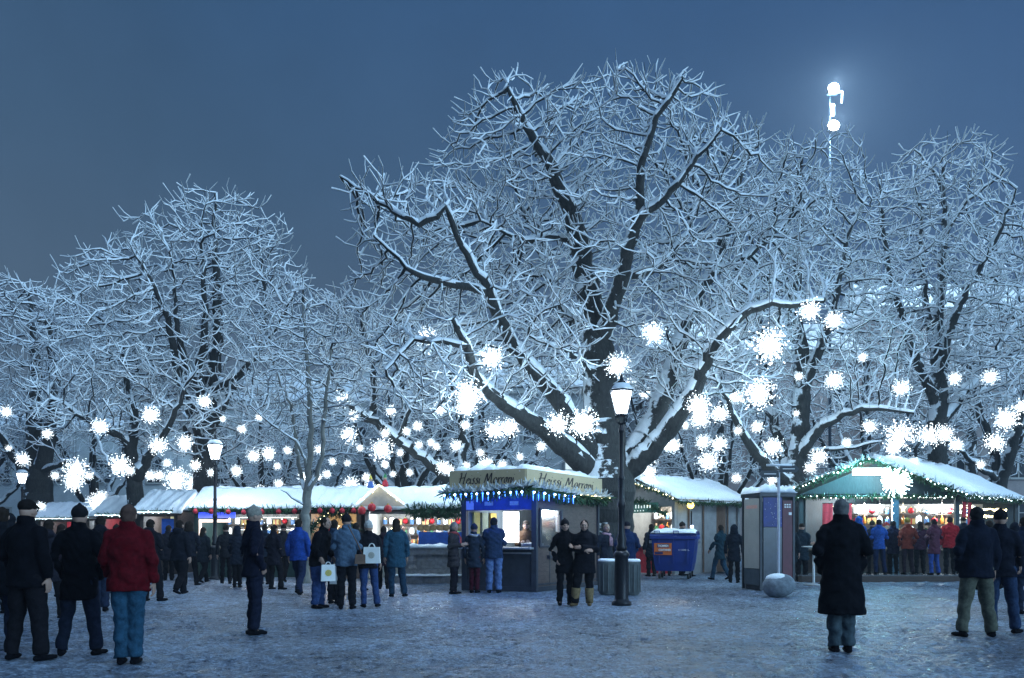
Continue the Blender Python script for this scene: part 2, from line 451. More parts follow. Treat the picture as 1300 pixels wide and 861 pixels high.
# ------------------------------------------------------------------ trees
def bark_material():
    m = bpy.data.materials.new('bark'); m.use_nodes = True
    nt = m.node_tree; b = nt.nodes['Principled BSDF']; L = nt.links.new
    tc = nt.nodes.new('ShaderNodeTexCoord'); mp = nt.nodes.new('ShaderNodeMapping'); mp.inputs['Scale'].default_value = (5, 5, 1.6)
    L(tc.outputs['Object'], mp.inputs['Vector'])
    n1 = nt.nodes.new('ShaderNodeTexNoise'); n1.inputs['Scale'].default_value = 3.0; n1.inputs['Detail'].default_value = 7; n1.inputs['Roughness'].default_value = 0.7
    L(mp.outputs[0], n1.inputs['Vector'])
    rp = nt.nodes.new('ShaderNodeValToRGB'); e = rp.color_ramp.elements
    e[0].position = 0.3; e[0].color = (0.006, 0.007, 0.008, 1); e[1].position = 0.78; e[1].color = (0.050, 0.052, 0.050, 1)
    L(n1.outputs['Fac'], rp.inputs['Fac'])
    # snow blown on to the bark: on the weather side and wherever it slopes up
    ge = nt.nodes.new('ShaderNodeNewGeometry'); dt = nt.nodes.new('ShaderNodeVectorMath'); dt.operation = 'DOT_PRODUCT'
    L(ge.outputs['Normal'], dt.inputs[0]); dt.inputs[1].default_value = (-0.42, -0.05, 0.75)
    n2 = nt.nodes.new('ShaderNodeTexNoise'); n2.inputs['Scale'].default_value = 2.4; n2.inputs['Detail'].default_value = 6; n2.inputs['Roughness'].default_value = 0.65
    L(tc.outputs['Object'], n2.inputs['Vector'])
    ma = nt.nodes.new('ShaderNodeMath'); ma.operation = 'MULTIPLY_ADD'; ma.inputs[1].default_value = 1.5
    L(n2.outputs['Fac'], ma.inputs[0]); L(dt.outputs['Value'], ma.inputs[2])
    mr = nt.nodes.new('ShaderNodeMapRange'); mr.inputs['From Min'].default_value = 1.12; mr.inputs['From Max'].default_value = 1.22
    L(ma.outputs[0], mr.inputs['Value'])
    mx = nt.nodes.new('ShaderNodeMix'); mx.data_type = 'RGBA'
    L(mr.outputs[0], mx.inputs['Factor']); L(rp.outputs['Color'], mx.inputs['A']); mx.inputs['B'].default_value = (0.8, 0.84, 0.88, 1)
    L(mx.outputs['Result'], b.inputs['Base Color']); b.inputs['Roughness'].default_value = 0.85
    bp = nt.nodes.new('ShaderNodeBump'); bp.inputs['Strength'].default_value = 0.8; bp.inputs['Distance'].default_value = 0.05
    L(n1.outputs['Fac'], bp.inputs['Height']); L(bp.outputs['Normal'], b.inputs['Normal'])
    return m
BARK = bark_material()
TWIG = mat('twig_bark', (0.008, 0.010, 0.012), 0.85, 0.4, 4, 0)

def resample(pts, step, r):
    pts = np.array([tuple(p) for p in pts]); seg = np.linalg.norm(np.diff(pts, axis=0), axis=1)
    cum = np.concatenate([[0], np.cumsum(seg)]); n = max(2, int(round(cum[-1] / step)) + 1)
    t = np.linspace(0, cum[-1], n)
    # smooth curve through the points
    out = np.stack([np.interp(t, cum, pts[:, k]) for k in range(3)], 1)
    for _ in range(2):
        out[1:-1] = 0.25 * out[:-2] + 0.5 * out[1:-1] + 0.25 * out[2:]
    out[1:-1] += r.normal(scale=step * 0.10, size=out[1:-1].shape)
    return out, t / max(cum[-1], 1e-9)

def blob(c, rx, ry, rz, n, r, power=3.2, zmin=None):
    d = r.normal(size=(n, 3)); d /= np.linalg.norm(d, axis=1)[:, None]
    u = r.uniform(size=(n, 1)) ** (1.0 / power)
    p = np.array(tuple(c)) + d * u * np.array([rx, ry, rz])
    if zmin is not None: p = p[p[:, 2] > zmin]
    return p

def grow(limbs, attr, seed, step=0.34, kill=0.55, infl=6.0, iters=130, up=0.10, tip=0.0098, expo=2.30, twig=1.0, twl=0.30, snow=1.0):
    r = np.random.default_rng(seed)
    pos = []; par = []; rmin = []
    for li, (pts, r0, r1) in enumerate(limbs):
        s, t = resample(pts, step, r)
        if li == 0:
            prev = -1; k0 = 0
        else:
            A = np.array(pos); prev = int(np.argmin(((A - s[0]) ** 2).sum(1))); k0 = 1
        for k in range(k0, len(s)):
            pos.append(s[k]); par.append(prev); rmin.append(r0 + (r1 - r0) * t[k] ** 0.8); prev = len(pos) - 1
    nseed = len(pos)
    pos = np.array(pos); par = np.array(par); rmin = np.array(rmin)
    A = attr.copy()
    D = np.full(len(A), 1e9); N = np.zeros(len(A), int)
    def upd(newp, base):
        nonlocal D, N
        for c in range(0, len(newp), 400):
            q = newp[c:c + 400]
            d2 = ((A[:, None, :] - q[None, :, :]) ** 2).sum(-1)
            j = d2.argmin(1); dd = d2[np.arange(len(A)), j]; b = dd < D
            D[b] = dd[b]; N[b] = base + c + j[b]
    first = np.where(pos[:, 2] > 1.8)[0]
    # attractors attach to limb nodes only, not to the foot of the trunk
    for idx in np.array_split(first, max(1, len(first) // 300)):
        d2 = ((A[:, None, :] - pos[idx][None]) ** 2).sum(-1); j = d2.argmin(1); dd = d2[np.arange(len(A)), j]; b = dd < D
        D[b] = dd[b]; N[b] = idx[j[b]]
    for it in range(iters):
        live = D < infl * infl
        if live.sum() < 3: break
        v = A[live] - pos[N[live]]; v /= np.linalg.norm(v, axis=1)[:, None] + 1e-9
        acc = np.zeros((len(pos), 3)); np.add.at(acc, N[live], v)
        idx = np.unique(N[live])
        d = acc[idx]; d /= np.linalg.norm(d, axis=1)[:, None] + 1e-9
        d += r.normal(scale=0.17, size=d.shape); d[:, 2] += up
        d /= np.linalg.norm(d, axis=1)[:, None] + 1e-9
        newp = pos[idx] + d * step
        base = len(pos)
        pos = np.concatenate([pos, newp]); par = np.concatenate([par, idx]); rmin = np.concatenate([rmin, np.zeros(len(idx))])
        upd(newp, base)
        keep = D > kill * kill
        A, D, N = A[keep], D[keep], N[keep]
        if len(A) == 0 or len(pos) > 42000: break
    # short end twigs that curl up
    ncol = len(pos)
    cand = np.arange(nseed, ncol)
    pd = pos[cand] - pos[par[cand]]; pd /= np.linalg.norm(pd, axis=1)[:, None] + 1e-9
    for rep in range(int(math.ceil(twig))):
        pr = min(1.0, twig - rep)
        sel = r.uniform(size=len(cand)) < pr
        c = cand[sel]; d = pd[sel] * 0.70 + r.normal(scale=0.50, size=(len(c), 3)); d[:, 2] += 0.25
        d /= np.linalg.norm(d, axis=1)[:, None]
        last = c; ln = twl * r.uniform(0.5, 1.2, size=(len(c), 1))
        for k in range(2):
            npnt = pos[last] + d * ln
            b0 = len(pos); pos = np.concatenate([pos, npnt]); par = np.concatenate([par, last]); rmin = np.concatenate([rmin, np.zeros(len(c))])
            last = np.arange(b0, b0 + len(c))
            d = d + r.normal(scale=0.25, size=d.shape); d[:, 2] += 0.30; d /= np.linalg.norm(d, axis=1)[:, None]
    n = len(pos)
    ssum = np.zeros(n); rad = np.zeros(n); main = np.full(n, -1); best = np.zeros(n)
    order = np.arange(n)
    # parents always precede children
    pl = par.tolist(); rm = rmin.tolist(); ss = [0.0] * n; rd = [0.0] * n; mn = [-1] * n; bt = [0.0] * n
    for i in range(n - 1, -1, -1):
        q = ss[i] ** (1 / expo) if ss[i] > 0 else tip
        if q < rm[i]: q = rm[i]
        elif i < nseed and rm[i] > 0: q = min(q, rm[i] * 1.25)
        rd[i] = q; p = pl[i]
        if p >= 0:
            ss[p] += q ** expo
            if q > bt[p]: bt[p] = q; mn[p] = i
    rad = np.array(rd); main = np.array(mn)
    return pos, par, rad, main

def tubes_np(p0, p1, r0, r1, d0, d1, n):
    """one ring pair per segment; frames share a reference per segment"""
    d = p1 - p0; d = d / (np.linalg.norm(d, axis=1)[:, None] + 1e-9)
    ref = np.where((np.abs(d[:, 2]) < 0.85)[:, None], np.array([[0., 0., 1.]]), np.array([[1., 0., 0.]]))
    def ring(c, rr, dd):
        a = np.cross(dd, ref); a /= np.linalg.norm(a, axis=1)[:, None] + 1e-9
        b = np.cross(a, dd)
        t = np.arange(n) * 2 * PI / n
        return c[:, None, :] + rr[:, None, None] * (np.cos(t)[None, :, None] * a[:, None, :] + np.sin(t)[None, :, None] * b[:, None, :])
    A = ring(p0, r0, d0); B = ring(p1, r1, d1)
    m = len(p0); V = np.concatenate([A, B], 1).reshape(-1, 3)
    j = np.arange(n); j2 = (j + 1) % n
    q = np.stack([j, j2, n + j2, n + j], 1)
    Q = (np.arange(m)[:, None, None] * 2 * n + q[None]).reshape(-1, 4)
    return V, Q

def snow_np(p0, p1, r0, r1, th0, th1, n=5):
    d = p1 - p0; d = d / (np.linalg.norm(d, axis=1)[:, None] + 1e-9)
    s = np.cross(d, np.array([0., 0., 1.])); ln = np.linalg.norm(s, axis=1)[:, None]
    s = np.where(ln > 1e-3, s / (ln + 1e-9), np.array([[1., 0., 0.]]))
    u = np.cross(s, d)
    ang = np.linspace(-0.05, PI + 0.05, n)
    def ring(c, rr, th):
        w = rr * 0.86 + th * 0.30; h = rr * 0.86 + th
        x = np.cos(ang)[None] * w[:, None]; z = np.where(np.sin(ang)[None] > 0, np.sin(ang)[None] * h[:, None], np.sin(ang)[None] * (rr * 0.5 + th * 0.4)[:, None])
        return c[:, None, :] + x[..., None] * s[:, None, :] + z[..., None] * u[:, None, :]
    A = ring(p0, r0, th0); B = ring(p1, r1, th1)
    m = len(p0); V = np.concatenate([A, B], 1).reshape(-1, 3)
    j = np.arange(n - 1)
    q = np.stack([j, j + 1, n + j + 1, n + j], 1)
    q = np.concatenate([q, [[n - 1, 0, n, 2 * n - 1]]])
    Q = (np.arange(m)[:, None, None] * 2 * n + q[None]).reshape(-1, 4)
    return V, Q

def tree(name, label, loc, limbs, attr, seed, group='snow covered trees', thick=0.06, snow=1.0, bark=None, **kw):
    """limbs and attractors in world coordinates; loc: the foot"""
    off = np.array(tuple(loc))
    kw['step'] = kw.get('step', .34) * .80; kw['kill'] = kw.get('kill', .55) * .80; kw['twig'] = kw.get('twig', 1.) * 1.05
    pos, par, rad, main = grow(limbs, attr, seed, **kw)
    pos = pos - off
    r = np.random.default_rng(seed + 1)
    i = np.where(par >= 0)[0]; p = par[i]
    d = pos[i] - pos[p]; d /= np.linalg.norm(d, axis=1)[:, None] + 1e-9
    nd = np.zeros_like(pos); nd[i] = d; root = np.where(par < 0)[0]; nd[root] = (0, 0, 1)
    md = nd.copy(); has = main >= 0; md[has] += nd[main[has]]; md /= np.linalg.norm(md, axis=1)[:, None] + 1e-9
    ism = main[p] == i
    r0 = np.where(ism, rad[p], np.minimum(rad[p], rad[i] * 1.25)); r1 = rad[i]
    r0 = np.minimum(r0, r1 * 1.6)
    leaf = main[i] < 0; r1 = np.where(leaf, r1 * .40, r1)
    d0 = np.where(ism[:, None], md[p], d); d1 = md[i]
    t = thing(name, label, 'tree', loc, group=group)
    pl = par.tolist(); bg_ = [False] * len(pos)
    for k in range(len(pos)):
        bg_[k] = rad[k] > thick and (pl[k] < 0 or bg_[pl[k]])
    big = np.array(bg_)[i]
    V, Q = tubes_np(pos[p][big], pos[i][big], r0[big], r1[big], d0[big], d1[big], 12)
    # knobbly bark
    V = V + 0.02 * np.sin(V[:, [1, 2, 0]] * 9.0) * np.clip(0.5, 0, 1)
    mesh_np('trunk', V, Q, bark or BARK, t)
    sm = ~big
    V, Q = tubes_np(pos[p][sm], pos[i][sm], r0[sm], r1[sm], d0[sm], d1[sm], 4)
    mesh_np('crown', V, Q, TWIG, t)
    # snow: deep on level wood, none on plumb stems
    hzn = np.sqrt(md[:, 0] ** 2 + md[:, 1] ** 2)
    q = pos + off
    lump = 1 + .30 * np.sin(q[:, 0] * 5.1 + 2 * np.sin(q[:, 2] * 3)) + .18 * np.sin(q[:, 0] * 13 + q[:, 1] * 11) + .12 * r.normal(size=len(pos))
    th = (0.026 + 0.30 * np.clip(rad, 0, 0.25)) * np.clip(lump, .35, 1.7) * snow
    th *= np.where(np.array(bg_), np.clip((hzn - .30) / .30, 0, 1), np.clip((hzn - .05) / .35, .25, 1))
    th = np.minimum(th, 0.030 * snow + rad * .7)
    th0 = np.minimum(th[p], 0.030 * snow + r0 * .7); th1 = th[i] * np.where(leaf, r.uniform(.3, 1.25, len(i)), 1)
    ok = (th0 + th1) > .012
    V, Q = snow_np(pos[p][ok], pos[i][ok], r0[ok], r1[ok], th0[ok], th1[ok], 6)
    mesh_np('snow_cover', V, Q, SNOW, t)
    print('TREE', name, 'nodes', len(pos))
    return t

def L_(pts):
    return [P(*p) for p in pts]
R_ = np.random.default_rng(5)
DENS = 1.25
def px_blob(px, py, d, rx, rz, ry, n, power=3.2, zmin=3.6):
    return blob(P(px, py, d), rx / F * d, ry * .74, rz / F * d, int(n * DENS * .92), R_, power, zmin)

# --- the great tree behind the chestnut stand
foot = Vector((X_(768, 26), 26, 0))
main_limbs = [
    ([foot, P(767, 650, 26), P(768, 610, 26), P(769, 560, 26.2), P(764, 500, 26.4), P(757, 420, 26.6), P(746, 360, 26.8), P(735, 300, 26.4), P(716, 245, 25.9), P(690, 195, 25.4), P(662, 150, 25.2), P(645, 112, 25.0)], 0.95, 0.06),
    ([P(764, 618, 26), P(738, 585, 25.6), P(700, 553, 25), P(660, 524, 24.2), P(625, 502, 23.4), P(603, 478, 22.8), P(594, 440, 22.4), P(575, 405, 22)], 0.42, 0.07),
    ([P(766, 600, 26), P(742, 560, 25.7), P(710, 508, 25.2), P(660, 450, 24.6), P(634, 408, 24), P(620, 372, 23.6), P(604, 340, 23.2), P(580, 306, 22.8), P(566, 262, 22.4)], 0.36, 0.06),
    ([P(760, 440, 26.5), P(775, 395, 26), P(790, 350, 25.4), P(799, 305, 24.9), P(814, 270, 24.5), P(809, 220, 24.1), P(822, 185, 23.8), P(836, 145, 23.6), P(866, 100, 23.4)], 0.30, 0.045),
    ([P(775, 605, 26), P(812, 565, 26.4), P(832, 530, 26.7), P(850, 480, 27.1), P(862, 430, 27.5), P(884, 380, 27.9), P(905, 340, 28.2), P(928, 275, 28.5), P(942, 215, 28.7), P(968, 175, 28.9)], 0.42, 0.05),
    ([P(782, 612, 26), P(838, 560, 25.6), P(880, 505, 25), P(897, 455, 24.5), P(922, 418, 24), P(962, 384, 23.6), P(1004, 388, 23.3), P(1046, 382, 23)], 0.38, 0.06),
    ([P(812, 272, 24.5), P(850, 250, 24), P(885, 200, 23.6), P(915, 165, 23.3)], 0.15, 0.03),
    ([P(737, 310, 27), P(700, 300, 26.2), P(660, 305, 25.5), P(610, 280, 25)], 0.13, 0.03),
    ([P(618, 370, 23.6), P(570, 360, 23), P(520, 345, 22.6), P(475, 300, 22.3)], 0.12, 0.03),
    ([P(594, 442, 22.4), P(560, 430, 22), P(520, 432, 21.7), P(490, 470, 21.5)], 0.10, 0.025),
    ([P(757, 425, 26.6), P(720, 400, 27.5), P(690, 340, 28.5), P(670, 280, 29)], 0.16, 0.03),
    ([P(790, 352, 25.4), P(830, 345, 26), P(870, 300, 27), P(890, 240, 27.6)], 0.15, 0.03),
    ([P(763, 480, 26.4), P(735, 455, 25.4), P(705, 440, 24.6), P(670, 425, 24)], 0.12, 0.03),
    ([P(566, 268, 22.5), P(530, 288, 22.6), P(490, 262, 22.8), P(455, 240, 23), P(432, 224, 23.1)], 0.10, 0.025),
    ([P(895, 350, 28), P(945, 330, 28), P(990, 290, 28), P(1030, 250, 28)], 0.14, 0.03),
]
att = np.concatenate([
    px_blob(770, 312, 27.2, 265, 202, 5.2, 4300),
    px_blob(548, 360, 25, 118, 135, 3.4, 1000),
    px_blob(495, 270, 23.4, 58, 46, 2.2, 260),
    px_blob(645, 190, 26.8, 85, 92, 3.0, 520),
    px_blob(805, 160, 25.8, 122, 66, 3.4, 560),
    px_blob(545, 470, 22.8, 80, 70, 2.2, 380),
    px_blob(960, 320, 27, 105, 135, 3.8, 900),
    px_blob(660, 440, 24, 110, 80, 3, 420),
    px_blob(900, 440, 25.5, 110, 80, 3, 420),
])
tree('plane_tree', 'huge spreading snow laden tree whose thick forked trunk rises behind the chestnut stand', foot, main_limbs, att, 21, twig=1.35)

# --- tall many-stemmed tree on the left
def big_tree(name, label, px, base_d, limbs, blobs, seed, **kw):
    foot = Vector((X_(px, base_d), base_d, 0))
    ll = [([foot] + L_(limbs[0][0]), limbs[0][1], limbs[0][2])] + [(L_(a), b, c) for a, b, c in limbs[1:]]
    return tree(name, label, foot, ll, np.concatenate([px_blob(*b) for b in blobs]), seed, **kw)

big_tree('plane_tree', 'tall upright snowy tree with several dark stems behind the lit window stall, left half', 262, 36,
    [([(262, 640, 36), (258, 560, 36), (266, 500, 36), (276, 440, 36), (276, 360, 36), (272, 290, 36), (274, 245, 36)], 0.62, 0.04),
     ([(262, 520, 36), (250, 480, 35.5), (262, 415, 35), (259, 350, 34.6), (255, 300, 34.4)], 0.28, 0.04),
     ([(260, 560, 36), (232, 500, 35), (212, 400, 34), (190, 355, 33.4), (172, 325, 33)], 0.30, 0.04),
     ([(264, 545, 36), (300, 480, 37), (335, 432, 38), (335, 360, 38.4), (328, 300, 38.6)], 0.28, 0.04),
     ([(258, 575, 36), (222, 520, 37), (180, 450, 38), (130, 400, 38.6)], 0.24, 0.04),
     ([(250, 500, 35.5), (228, 440, 34.6), (222, 380, 34), (215, 320, 33.6)], 0.2, 0.03),
     ([(266, 500, 36), (310, 470, 34.5), (350, 420, 33.6), (375, 370, 33)], 0.2, 0.03)],
    [(265, 400, 36, 140, 145, 5.5, 2500), (175, 415, 35, 115, 108, 4.8, 1700), (340, 412, 36, 62, 104, 4.5, 720), (280, 300, 36, 95, 55, 4, 500), (110, 440, 37, 65, 85, 4, 800), (250, 540, 35, 120, 50, 4, 350)],
    31, twig=1.3, step=0.4, kill=0.62, twl=0.33)

# --- low forking tree left of it
big_tree('plane_tree', 'lower tree with pale forked trunk rising behind the row of small far stalls', 172, 34,
    [([(172, 640, 34), (168, 590, 34), (166, 565, 34), (150, 548, 33.6), (120, 540, 33), (90, 520, 32.6), (60, 500, 32.4)], 0.46, 0.04),
     ([(172, 612, 34), (188, 580, 33.6), (210, 550, 33), (232, 500, 32.6), (250, 470, 32.2)], 0.26, 0.04),
     ([(166, 568, 34), (172, 530, 34.2), (160, 480, 34.6), (150, 420, 35)], 0.24, 0.04),
     ([(120, 540, 33), (128, 575, 32.2), (140, 590, 31.6)], 0.07, 0.03)],
    [(165, 500, 34, 115, 62, 4, 900), (90, 515, 33.4, 55, 48, 3, 350)], 41, twig=1.3, step=0.38, kill=0.58, twl=0.3)

# --- far left edge
big_tree('plane_tree', 'broad trunked snowy tree at the end of the stall row behind the farthest street lamp', 48, 46,
    [([(48, 650, 46), (50, 600, 46), (42, 540, 46), (45, 470, 46), (42, 400, 46), (30, 360, 46)], 0.85, 0.05),
     ([(50, 610, 46), (62, 560, 45.5), (70, 500, 45), (62, 420, 44.6), (58, 380, 44.4)], 0.5, 0.05),
     ([(49, 620, 46), (20, 580, 45.4), (-10, 540, 45), (-30, 480, 44.6)], 0.4, 0.05),
     ([(50, 600, 46), (85, 585, 44.6), (110, 592, 44), (130, 610, 43.6)], 0.22, 0.04)],
    [(35, 450, 46, 85, 95, 6, 1500), (20, 540, 45.6, 75, 50, 5, 400)], 51, twig=1.2, step=0.5, kill=0.75, twl=0.42, tip=0.013)

# --- slim young tree standing in front of the stalls
big_tree('young_tree', 'slim young tree with thin trunk standing in front of the long snowy stall', 388, 25.5,
    [([(388, 690, 25.5), (389, 650, 25.5), (390, 625, 25.5), (393, 590, 25.5), (394, 540, 25.5), (391, 470, 25.5), (386, 400, 25.5), (384, 350, 25.5)], 0.155, 0.015),
     ([(390, 625, 25.5), (403, 605, 25.3), (411, 570, 25.2), (412, 520, 25.1), (420, 450, 25), (428, 400, 25)], 0.085, 0.015),
     ([(389, 628, 25.5), (380, 600, 25.7), (376, 560, 25.9), (371, 520, 26), (350, 470, 26.2), (335, 420, 26.3)], 0.075, 0.015),
     ([(392, 600, 25.5), (382, 575, 25.3), (378, 560, 25.2), (345, 540, 24.9), (318, 515, 24.7)], 0.05, 0.012),
     ([(411, 580, 25.2), (430, 575, 25), (455, 578, 24.8)], 0.04, 0.012),
     ([(388, 640, 25.5), (370, 632, 25.2), (356, 622, 25)], 0.03, 0.012)],
    [(388, 458, 25.5, 80, 95, 2.4, 950), (350, 500, 25.5, 55, 55, 1.8, 260), (425, 500, 25.3, 45, 60, 1.6, 220)],
    61, twig=1.1, step=0.26, kill=0.42, twl=0.2, thick=0.03, tip=0.008, snow=0.8, bark=mat('smooth_bark', (.20, .20, .18), .8, .35, 7, .3, stretch=(1, 1, .4)))

# --- tree behind the telephone booth
big_tree('plane_tree', 'dark trunked snowy tree standing behind the telephone booth and signpost', 1003, 33,
    [([(1003, 660, 33), (1006, 610, 33), (1016, 560, 33), (1018, 500, 33), (1016, 430, 33), (1006, 370, 33), (1018, 300, 33), (1012, 230, 33), (1020, 190, 33)], 0.52, 0.05),
     ([(1010, 590, 33), (1032, 552, 32.4), (1062, 528, 31.8), (1105, 516, 31.2), (1160, 524, 30.8)], 0.26, 0.06),
     ([(1003, 620, 33), (975, 595, 32.4), (948, 560, 31.8), (925, 515, 31.4), (905, 470, 31)], 0.30, 0.05),
     ([(1005, 612, 33), (990, 565, 33.6), (978, 520, 34), (970, 450, 34.6), (960, 370, 35)], 0.28, 0.05),
     ([(1017, 500, 33), (1040, 445, 32.6), (1060, 380, 32.2), (1075, 300, 32), (1100, 250, 31.8)], 0.24, 0.04),
     ([(1016, 440, 33), (990, 390, 33.6), (960, 330, 34), (940, 260, 34.4)], 0.22, 0.04),
     ([(1015, 575, 33), (1050, 570, 32), (1090, 567, 31.4), (1120, 560, 31)], 0.12, 0.04)],
    [(1010, 330, 33, 110, 130, 5, 1500), (1080, 420, 32, 90, 90, 4, 800), (960, 440, 33, 80, 100, 4, 600), (1030, 235, 33, 90, 60, 4, 450)],
    71, twig=1.3, step=0.38, kill=0.6, twl=0.3)

# --- tree above the big gabled stall
big_tree('plane_tree', 'tall snowy tree with upswept limbs above the roof of the big gabled stall', 1192, 35,
    [([(1192, 640, 35), (1190, 570, 35), (1192, 500, 35), (1190, 440, 35), (1195, 350, 35), (1200, 280, 35), (1196, 220, 35), (1202, 185, 35)], 0.5, 0.04),
     ([(1191, 490, 35), (1200, 430, 34.4), (1225, 370, 33.8), (1250, 330, 33.4), (1275, 280, 33), (1290, 240, 32.6)], 0.26, 0.04),
     ([(1192, 520, 35), (1160, 450, 34.6), (1145, 400, 34.3), (1128, 340, 34), (1120, 280, 33.8), (1115, 230, 33.6)], 0.24, 0.04),
     ([(1192, 470, 35), (1180, 410, 35.6), (1170, 340, 36), (1168, 260, 36.4), (1158, 210, 36.6)], 0.22, 0.04),
     ([(1191, 540, 35), (1230, 490, 35.6), (1262, 450, 36), (1300, 400, 36.4)], 0.26, 0.05),
     ([(1198, 300, 35), (1230, 250, 34.6), (1262, 232, 34.3), (1274, 215, 34)], 0.09, 0.03),
     ([(1198, 240, 35), (1180, 210, 34.8), (1160, 190, 34.6)], 0.08, 0.03)],
    [(1195, 340, 35, 105, 115, 5, 1700), (1260, 400, 35, 80, 120, 4.5, 900), (1200, 225, 35, 72, 48, 3.5, 420), (1130, 360, 34.5, 70, 120, 4, 700), (1220, 470, 35, 100, 60, 4, 500)],
    81, twig=1.35, step=0.4, kill=0.6, twl=0.32, snow=1.25)

# --- tree at the right edge
big_tree('plane_tree', 'snowy tree with a pale V shaped fork behind the end of the gabled stall roof', 1270, 40,
    [([(1270, 650, 40), (1268, 610, 40), (1262, 570, 40), (1245, 530, 40), (1230, 470, 40), (1225, 400, 40)], 0.40, 0.05),
     ([(1269, 615, 40), (1282, 580, 39.6), (1292, 540, 39.2), (1305, 480, 38.8), (1320, 400, 38.4)], 0.32, 0.05),
     ([(1268, 612, 40), (1215, 570, 38.6), (1190, 552, 38)], 0.16, 0.05)],
    [(1290, 400, 39.5, 70, 130, 5, 1200), (1255, 480, 39.5, 70, 60, 4, 450)], 91, twig=1.2, step=0.46, kill=0.7, twl=0.36)

# --- trees of the second row, one grown tree of two habits copied further off
def free_tree(name, label, h, seed, loc, spread=4.6, **kw):
    rr = random.Random(seed); x, y, _ = loc
    V3 = Vector
    trunk = [V3((x, y, 0)), V3((x + .1, y, h * .12)), V3((x - .05, y, h * .25)), V3((x + .15, y, h * .45)), V3((x, y, h * .7)), V3((x + .1, y, h * .93))]
    ll = [(trunk, h * .036, 0.04)]
    for k in range(6):
        a = k * 2.4 + rr.uniform(-.3, .3); z0 = h * rr.uniform(.17, .38); s = spread * rr.uniform(.5, .75)
        dx, dy = math.cos(a), math.sin(a)
        ll.append(([V3((x, y, z0)), V3((x + dx * s * .4, y + dy * s * .4, z0 + h * .10)), V3((x + dx * s * .75, y + dy * s * .75, z0 + h * .24)), V3((x + dx * s, y + dy * s, z0 + h * .42))], h * .017, 0.04))
    at = np.concatenate([blob((x, y, h * .60), spread, spread, h * .36, 1350, R_, 3.2, 4.4), blob((x, y, h * .80), spread * .7, spread * .7, h * .2, 350, R_, 3.2, 2.5)])
    return tree(name, label, loc, ll, at, seed, **kw)
ta = free_tree('plane_tree', 'snowy tree of the second row between the great tree and the slim young tree', 11.6, 101, Vector((X_(510, 40), 40, 0)), step=0.46, kill=0.7, twig=1.3, twl=0.36)
tb = free_tree('plane_tree', 'snowy tree of the second row seen through the left limbs of the great tree', 12.0, 111, Vector((X_(610, 42), 42, 0)), spread=5.2, step=0.46, kill=0.7, twig=1.3, twl=0.36)
back = [(ta, 330, 46, 1.3, .85, 'far snowy tree behind the slim young tree'),
        (ta, 565, 52, 4.0, 1.0, 'far snowy tree right behind the chestnut stand sign'),
        (tb, 850, 43, 3.1, .95, 'snowy tree seen under the right limbs of the great tree'),
        (ta, 915, 39, 5.1, .85, 'snowy tree behind the long grey stall right of the blue container'),
        (tb, 1100, 45, 1.0, 1.0, 'far snowy tree behind the peak of the big gabled stall'),
        (ta, 1235, 47, 2.7, 1.1, 'far snowy tree between the two trees over the big gabled stall'),
        (tb, 120, 52, 4.4, 1.0, 'far snowy tree behind the pale forked trunk'),
        (tb, -30, 50, 0.4, .95, 'far snowy tree at the very edge beyond the farthest lamp'),
        (ta, 395, 54, 3.3, .85, 'far snowy tree behind the stall with the bauble garland')]
for src, px, d, rz, s, lab in back:
    dup(src, (X_(px, d), d, 0), rz, lab, s)
# the leaning limb at the back, left of the stand
big_tree('plane_tree', 'tree with a long leaning snow topped limb behind the left end of the chestnut stand', 600, 33,
    [([(604, 650, 33), (585, 622, 33), (545, 588, 32.6), (505, 558, 32.2), (470, 532, 32), (440, 515, 31.8), (425, 480, 31.6), (405, 440, 31.4)], 0.34, 0.06),
     ([(470, 532, 32), (478, 490, 32.2), (465, 440, 32.4), (455, 380, 32.6)], 0.17, 0.04),
     ([(585, 622, 33), (590, 560, 33.6), (575, 500, 34), (560, 440, 34.4)], 0.22, 0.05),
     ([(505, 558, 32.2), (520, 520, 32), (540, 480, 31.6)], 0.12, 0.04)],
    [(470, 445, 32, 70, 65, 4, 720), (540, 480, 33, 80, 70, 4, 650), (432, 410, 32.5, 28, 50, 3, 200)], 121, twig=1.3, step=0.4, kill=0.6, twl=0.32)
# ------------------------------------------------------------------ market stalls
r3 = random.Random(33)
FIRS = mat('snowed_needles', (0.55, 0.60, 0.62), 0.8, 0.3, 20, 0)
GOLD = mat('gilt', (0.55, 0.36, 0.08), 0.35, 0.3, 10, 0, metal=0.6)
CLOTHW = mat('white_cloth', (0.7, 0.7, 0.68), 0.8, 0.1, 6, 0.1)
LITWALL = mat('white_board', (0.26, 0.24, 0.22), 0.7, 0.5, 5, 0)

